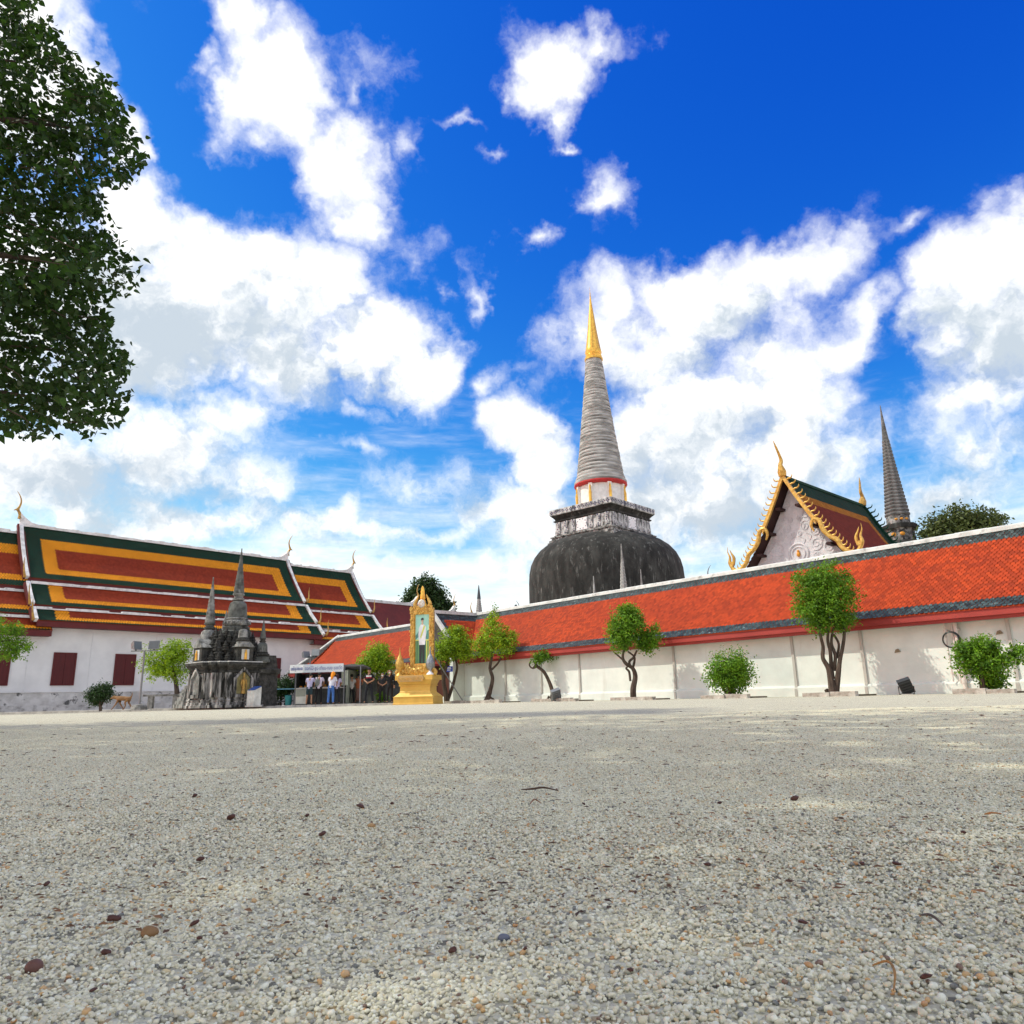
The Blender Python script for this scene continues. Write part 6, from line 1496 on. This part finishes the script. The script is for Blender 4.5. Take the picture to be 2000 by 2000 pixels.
        if kind == 'stripe':
            for z_, mm_ in ((1.33, m_[0]), (1.26, m_[1])):
                n = 14; mb = MB(); v = []
                for i in range(n + 1):
                    a = -math.pi + math.pi * i / n
                    for dz in (-.032, .032): v.append(up((.172 * math.cos(a), .134 * math.sin(a), z_ + dz)))
                mb.add(v, [(2 * i, 2 * i + 2, 2 * i + 3, 2 * i + 1) for i in range(n)]); part('chest_stripe', mb, mm_, root, smooth=True, fixn=False)
        if kind == 'longhair':
            mb = MB().tube([up((0, .03, 1.66)), up((0, .07, 1.55)), up((0, .09, 1.42)), up((0, .10, 1.25))], [.08 * k, .10 * k, .09 * k, .05 * k], 9); part('long_hair', mb, m_, root, smooth=True)
    return root, up, k
fwd_arms = {'l': [(.25, -.10, 1.16), (.14, -.34, 1.10)], 'r': [(-.25, -.10, 1.16), (-.14, -.34, 1.10)]}
clasp = {'l': [(.255, -.02, 1.14), (.07, -.20, 1.02)], 'r': [(-.255, -.02, 1.14), (-.07, -.20, 1.04)]}
person('person in lilac shirt and dark shorts bending to the counter, seen from behind', 603, 40.7, 1.68, 176, 14, fwd_arms, cloth('lilac', (.52, .48, .68)), cloth('teal_black', (.025, .05, .06)), short=True)
pr_, up_, k_ = person('person in white shirt and black trousers wearing a grey backpack', 621.5, 40.9, 1.70, 184, 8, fwd_arms, cloth('white_lilac', (.68, .62, .74)), cloth('black', (.012, .012, .014)))
bp = thing('backpack', 'grey backpack hanging from the shoulder of the white-shirted person', 'bag', pr_.location, pr_.rotation_euler[2])
q = Vector(up_((.06, .21, 1.14))); part('pack', MB().ball(q, (.13, .085, .2), 12, 8), cloth('pack_grey', (.20, .21, .20)), bp, smooth=True)
part('strap', MB().tube([Vector(up_((.10, .14, 1.36))), Vector(up_((.11, .02, 1.47))), Vector(up_((.11, -.12, 1.36))), Vector(up_((.12, -.11, 1.15)))], .018, 6), cloth('strap', (.08, .085, .085)), bp, smooth=True)
person('person in white shirt, blue trousers and bright orange headscarf leaning left', 645.5, 40.2, 1.70, 168, 20, {'l': [(.26, -.14, 1.2), (.20, -.38, 1.12)], 'r': [(-.25, -.12, 1.16), (-.12, -.36, 1.12)]}, cloth('white', (.70, .70, .80)), cloth('blue', (.06, .16, .45)), extras=[('scarf', mat('orange_scarf', (.85, .28, .01), rough=.8))])
person('person in lilac top with dark reddish hair, half hidden beside the orange headscarf', 657, 41.0, 1.62, 190, 12, fwd_arms, cloth('lilac2', (.5, .44, .62)), cloth('dark_navy', (.02, .02, .03)), extras=[('longhair', mat('red_brown_hair', (.05, .012, .012), rough=.5))], hair=False)
person('person in pale grey shirt and black trousers in the shade of the stall', 686, 42.3, 1.60, 200, 6, fwd_arms, cloth('pale_grey', (.48, .46, .44)), cloth('black2', (.012, .012, .012)))
person('person in long rust-orange and brown dress in the shade of the stall', 699, 42.6, 1.64, 185, 4, clasp, cloth('rust', (.42, .12, .05)), cloth('brown_skirt', (.22, .12, .09)), robe=True)
person('person in black shirt with white and red chest stripe and black cap, hands clasped', 720, 39.7, 1.78, -6, 0, clasp, cloth('black3', (.010, .011, .013)), cloth('black_jeans', (.014, .016, .022)), extras=[('stripe', (cloth('stripe_white', (.75, .75, .74)), cloth('stripe_red', (.32, .03, .06)))), ('cap', cloth('cap_black', (.012, .012, .014)))], legs=.12)
person('person in dark clothes and white mask standing in shade behind the others', 746, 42.0, 1.62, 10, 0, clasp, cloth('charcoal', (.03, .03, .032)), cloth('charcoal2', (.02, .02, .022)), extras=[('mask', cloth('mask_white', (.75, .76, .76)))])
person('person in black jacket and white mask raising a hand to the forehead', 761, 39.5, 1.68, -10, 0, {'l': [(.24, .02, 1.13), (.26, -.05, .89)], 'r': [(-.31, -.10, 1.33), (-.09, -.17, 1.58)]}, cloth('jacket_black', (.012, .013, .016)), cloth('trouser_black', (.014, .014, .018)), extras=[('mask', MATS['cloth_mask_white']), ('longhair', HAIR)], longsleeve=True, legs=.05)

# ------------------------------------------------------------------ dog
def dog():
    Y = 33.8; p = onY(239, 1386, Y); root = thing('dog', 'lean tan dog walking left along the pavement edge', 'dog', (p[0], Y, .1))
    k = 1.0
    V = [(.24, 0, .50), (.10, 0, .49), (-.06, 0, .49), (-.20, 0, .51), (-.32, 0, .53), (-.42, 0, .545), (-.50, 0, .525), (-.585, 0, .49),
         (.33, 0, .53), (.37, .01, .63), (.36, .01, .74),
         (.26, .07, .44), (.20, .075, .32), (.30, .075, .19), (.36, .075, .03), (.33, .075, .015),      # rear far leg back
         (.26, -.07, .44), (.12, -.075, .33), (.16, -.075, .18), (.09, -.075, .03), (.05, -.075, .015),  # rear near
         (-.19, .07, .42), (-.17, .07, .27), (-.06, .07, .13), (.0, .07, .03), (-.04, .07, .015),   # front
         (-.20, -.07, .42), (-.27, -.07, .27), (-.36, -.07, .14), (-.44, -.07, .03), (-.48, -.07, .015),
         (-.42, .055, .62), (-.42, -.055, .62)]
    E_ = [(0, 1), (1, 2), (2, 3), (3, 4), (4, 5), (5, 6), (6, 7), (0, 8), (8, 9), (9, 10), (0, 11), (11, 12), (12, 13), (13, 14), (14, 15), (0, 16), (16, 17), (17, 18), (18, 19), (19, 20), (3, 21), (21, 22), (22, 23), (23, 24), (24, 25), (3, 26), (26, 27), (27, 28), (28, 29), (29, 30), (5, 31), (5, 32)]
    Rd = [.10, .09, .105, .115, .075, .07, .05, .028, .035, .02, .012] + [.065, .05, .026, .02, .02] * 2 + [.055, .036, .024, .018, .02] * 2 + [.018, .018]
    link('body', skin_mesh(V, E_, Rd, 2), mat('tan_fur', (.27, .145, .06), (.19, .095, .038), rough=.85, scale=9), root)
    part('nose', MB().ball((-.615, 0, .50), .022, 7, 5), HAIR, root, smooth=True)
    for y in (-.038, .038): part('eye', MB().ball((-.475, y, .56), .011, 6, 5), HAIR, root)
dog()

# ------------------------------------------------------------------ litter on the gravel
def litter():
    husk = mat('seed_husk', (.055, .018, .014), (.10, .035, .02), rough=.5, scale=200)
    spots = [(393, 1663, 13), (380, 1562, 11), (450, 1598, 15), (703, 1571, 13), (629, 1620, 13), (225, 1766, 18), (212, 1829, 15), (885, 1832, 15), (1025, 1830, 9), (1380, 1684, 12), (1753, 1695, 13), (1569, 1799, 15), (1811, 1915, 15), (1232, 1882, 12), (766, 1563, 9), (1405, 1558, 8), (1884, 1638, 10), (93, 1708, 11), (383, 1772, 12), (393, 1800, 11), (1552, 1553, 14), (1685, 1692, 9), (600, 1590, 9), (1140, 1556, 8), (185, 1900, 10)]
    src = None
    for i, (x, y, w) in enumerate(spots):
        P = onz(x, y, .004); d = float(np.linalg.norm(P - CAM)); r = w / 1440 * d * .42
        bm = bmesh.new(); bmesh.ops.create_icosphere(bm, subdivisions=2, radius=1)
        rr = random.Random(i)
        for v in bm.verts: v.co *= 1 + .22 * math.sin(v.co.x * 3 + i) + rr.uniform(-.28, .28); v.co.z *= .55; v.co.x *= rr.uniform(1.0, 1.05) * (1.35 if i % 3 == 0 else 1.05)
        me = bpy.data.meshes.new('seed_husk'); bm.to_mesh(me); bm.free()
        o = link('seed_husk', me, husk, None, 'all'); o.location = (P[0], P[1], gz(P[0], P[1]) + r * .5 + .0035); o.scale = (r, r, r); o.rotation_euler = (rr.uniform(-.4, .4), rr.uniform(-.4, .4), rr.uniform(0, 6))
        tag(o, 'small dark red-brown seed husk lying on the gravel', 'seed husk', 'dark seed husks on the gravel')
    def stone(x, y, w, col, label, nm):
        P = onz(x, y, .004); d = float(np.linalg.norm(P - CAM)); r = w / 1440 * d * .5
        bm = bmesh.new(); bmesh.ops.create_icosphere(bm, subdivisions=3, radius=1); ph = random.uniform(0, 6)
        for v in bm.verts: v.co *= 1 + .12 * math.sin(v.co.x * 2.3 + ph) + .1 * math.sin(v.co.y * 3 + ph * 2); v.co.z *= .7
        me = bpy.data.meshes.new('stone'); bm.to_mesh(me); bm.free(); o = link('stone', me, mat(nm, col, tuple(c * .6 for c in col), rough=.6, scale=150), None, 'all')
        o.location = (P[0], P[1], gz(P[0], P[1]) + r * .5); o.scale = (r, r * .9, r); tag(o, label, 'stone')
    stone(72, 1853, 26, (.16, .075, .06), 'largest reddish brown stone on the gravel at the left edge', 'red_stone')
    stone(296, 1788, 26, (.30, .17, .07), 'brown rough stone on the gravel at lower left', 'brown_stone')
    stone(984, 1802, 18, (.16, .18, .24), 'blue-grey pebble larger than its neighbours at lower centre', 'blue_stone')
    stone(726, 1602, 14, (.55, .35, .16), 'flat orange-tan pebble on the gravel left of centre', 'tan_stone')
    def twig(pts, r, col, label, nm):
        c = onz(pts[0][0], pts[0][1], .004); q = [onz(x, y, .004) for x, y in pts]
        mb = MB(); path = crom([(p[0] - c[0], p[1] - c[1], gz(p[0], p[1]) + .0075 + (.004 if 0 < i < len(q) - 1 else 0)) for i, p in enumerate(q)], 4); mb.tube(path, lerp_list([r * .5, r, r * .9, r * .4], len(path)), 6)
        o = part('twig', mb, mat(nm, col, tuple(x * .6 for x in col), rough=.8, scale=60), None, True); o.location = (c[0], c[1], 0); tag(o, label, 'twig')
    twig([(1018, 1528), (1040, 1530), (1062, 1527), (1090, 1529)], .0022, (.10, .055, .035), 'long dark stick lying crosswise on the gravel at centre', 'stick_brown')
    twig([(1706, 1900), (1738, 1907), (1752, 1932), (1748, 1955)], .0009, (.42, .22, .07), 'thin curled orange twig on the gravel at lower right', 'twig_orange')
    twig([(1035, 1560), (1044, 1554), (1056, 1558)], .0016, (.28, .14, .07), 'short bent brown twig just below the long stick', 'twig_brown')
    twig([(1800, 1800), (1822, 1812), (1846, 1822)], .0011, (.12, .10, .09), 'grey-brown twig half sunk in the gravel at right', 'twig_grey')
    twig([(1925, 1602), (1940, 1606), (1958, 1600)], .0013, (.5, .22, .06), 'orange scrap of dry leaf stem near the right edge', 'twig_rust')
litter()

def dry_bits():
    """tiny flakes of leaf and bark scattered over the yard"""
    n = 2600; Yd = 1.0 / RNG.uniform(1 / 14., 1 / .7, n); X = RNG.uniform(-.8, .8, n) * Yd
    sz = RNG.uniform(.002, .007, n) * np.clip(Yd / 2.2, .55, 2.2); an = RNG.uniform(0, 6.28, n); V = []; Fc = []
    for i in range(n):
        c, s_ = math.cos(an[i]), math.sin(an[i]); z = gz(X[i], Yd[i]) + .0055; l = sz[i] * RNG.uniform(.8, 2.2); w = sz[i] * .6; k = sz[i] * .5
        for a, b, h in ((-l, 0, 0), (0, -w, k), (l, 0, k * .4), (0, w, k * .2)): V.append((X[i] + a * c - b * s_, Yd[i] + a * s_ + b * c, z + h))
        Fc.append((4 * i, 4 * i + 1, 4 * i + 2, 4 * i + 3))
    o = link('dry_litter', np_mesh('dry_litter', V, Fc), mat('dry_leaf_bits', (.20, .10, .045), (.06, .03, .02), rough=.8, scale=2, island=.5)); o['kind'] = 'stuff'
    tag(o, 'tiny brown leaf flakes sprinkled over the gravel', 'leaf litter')
dry_bits()
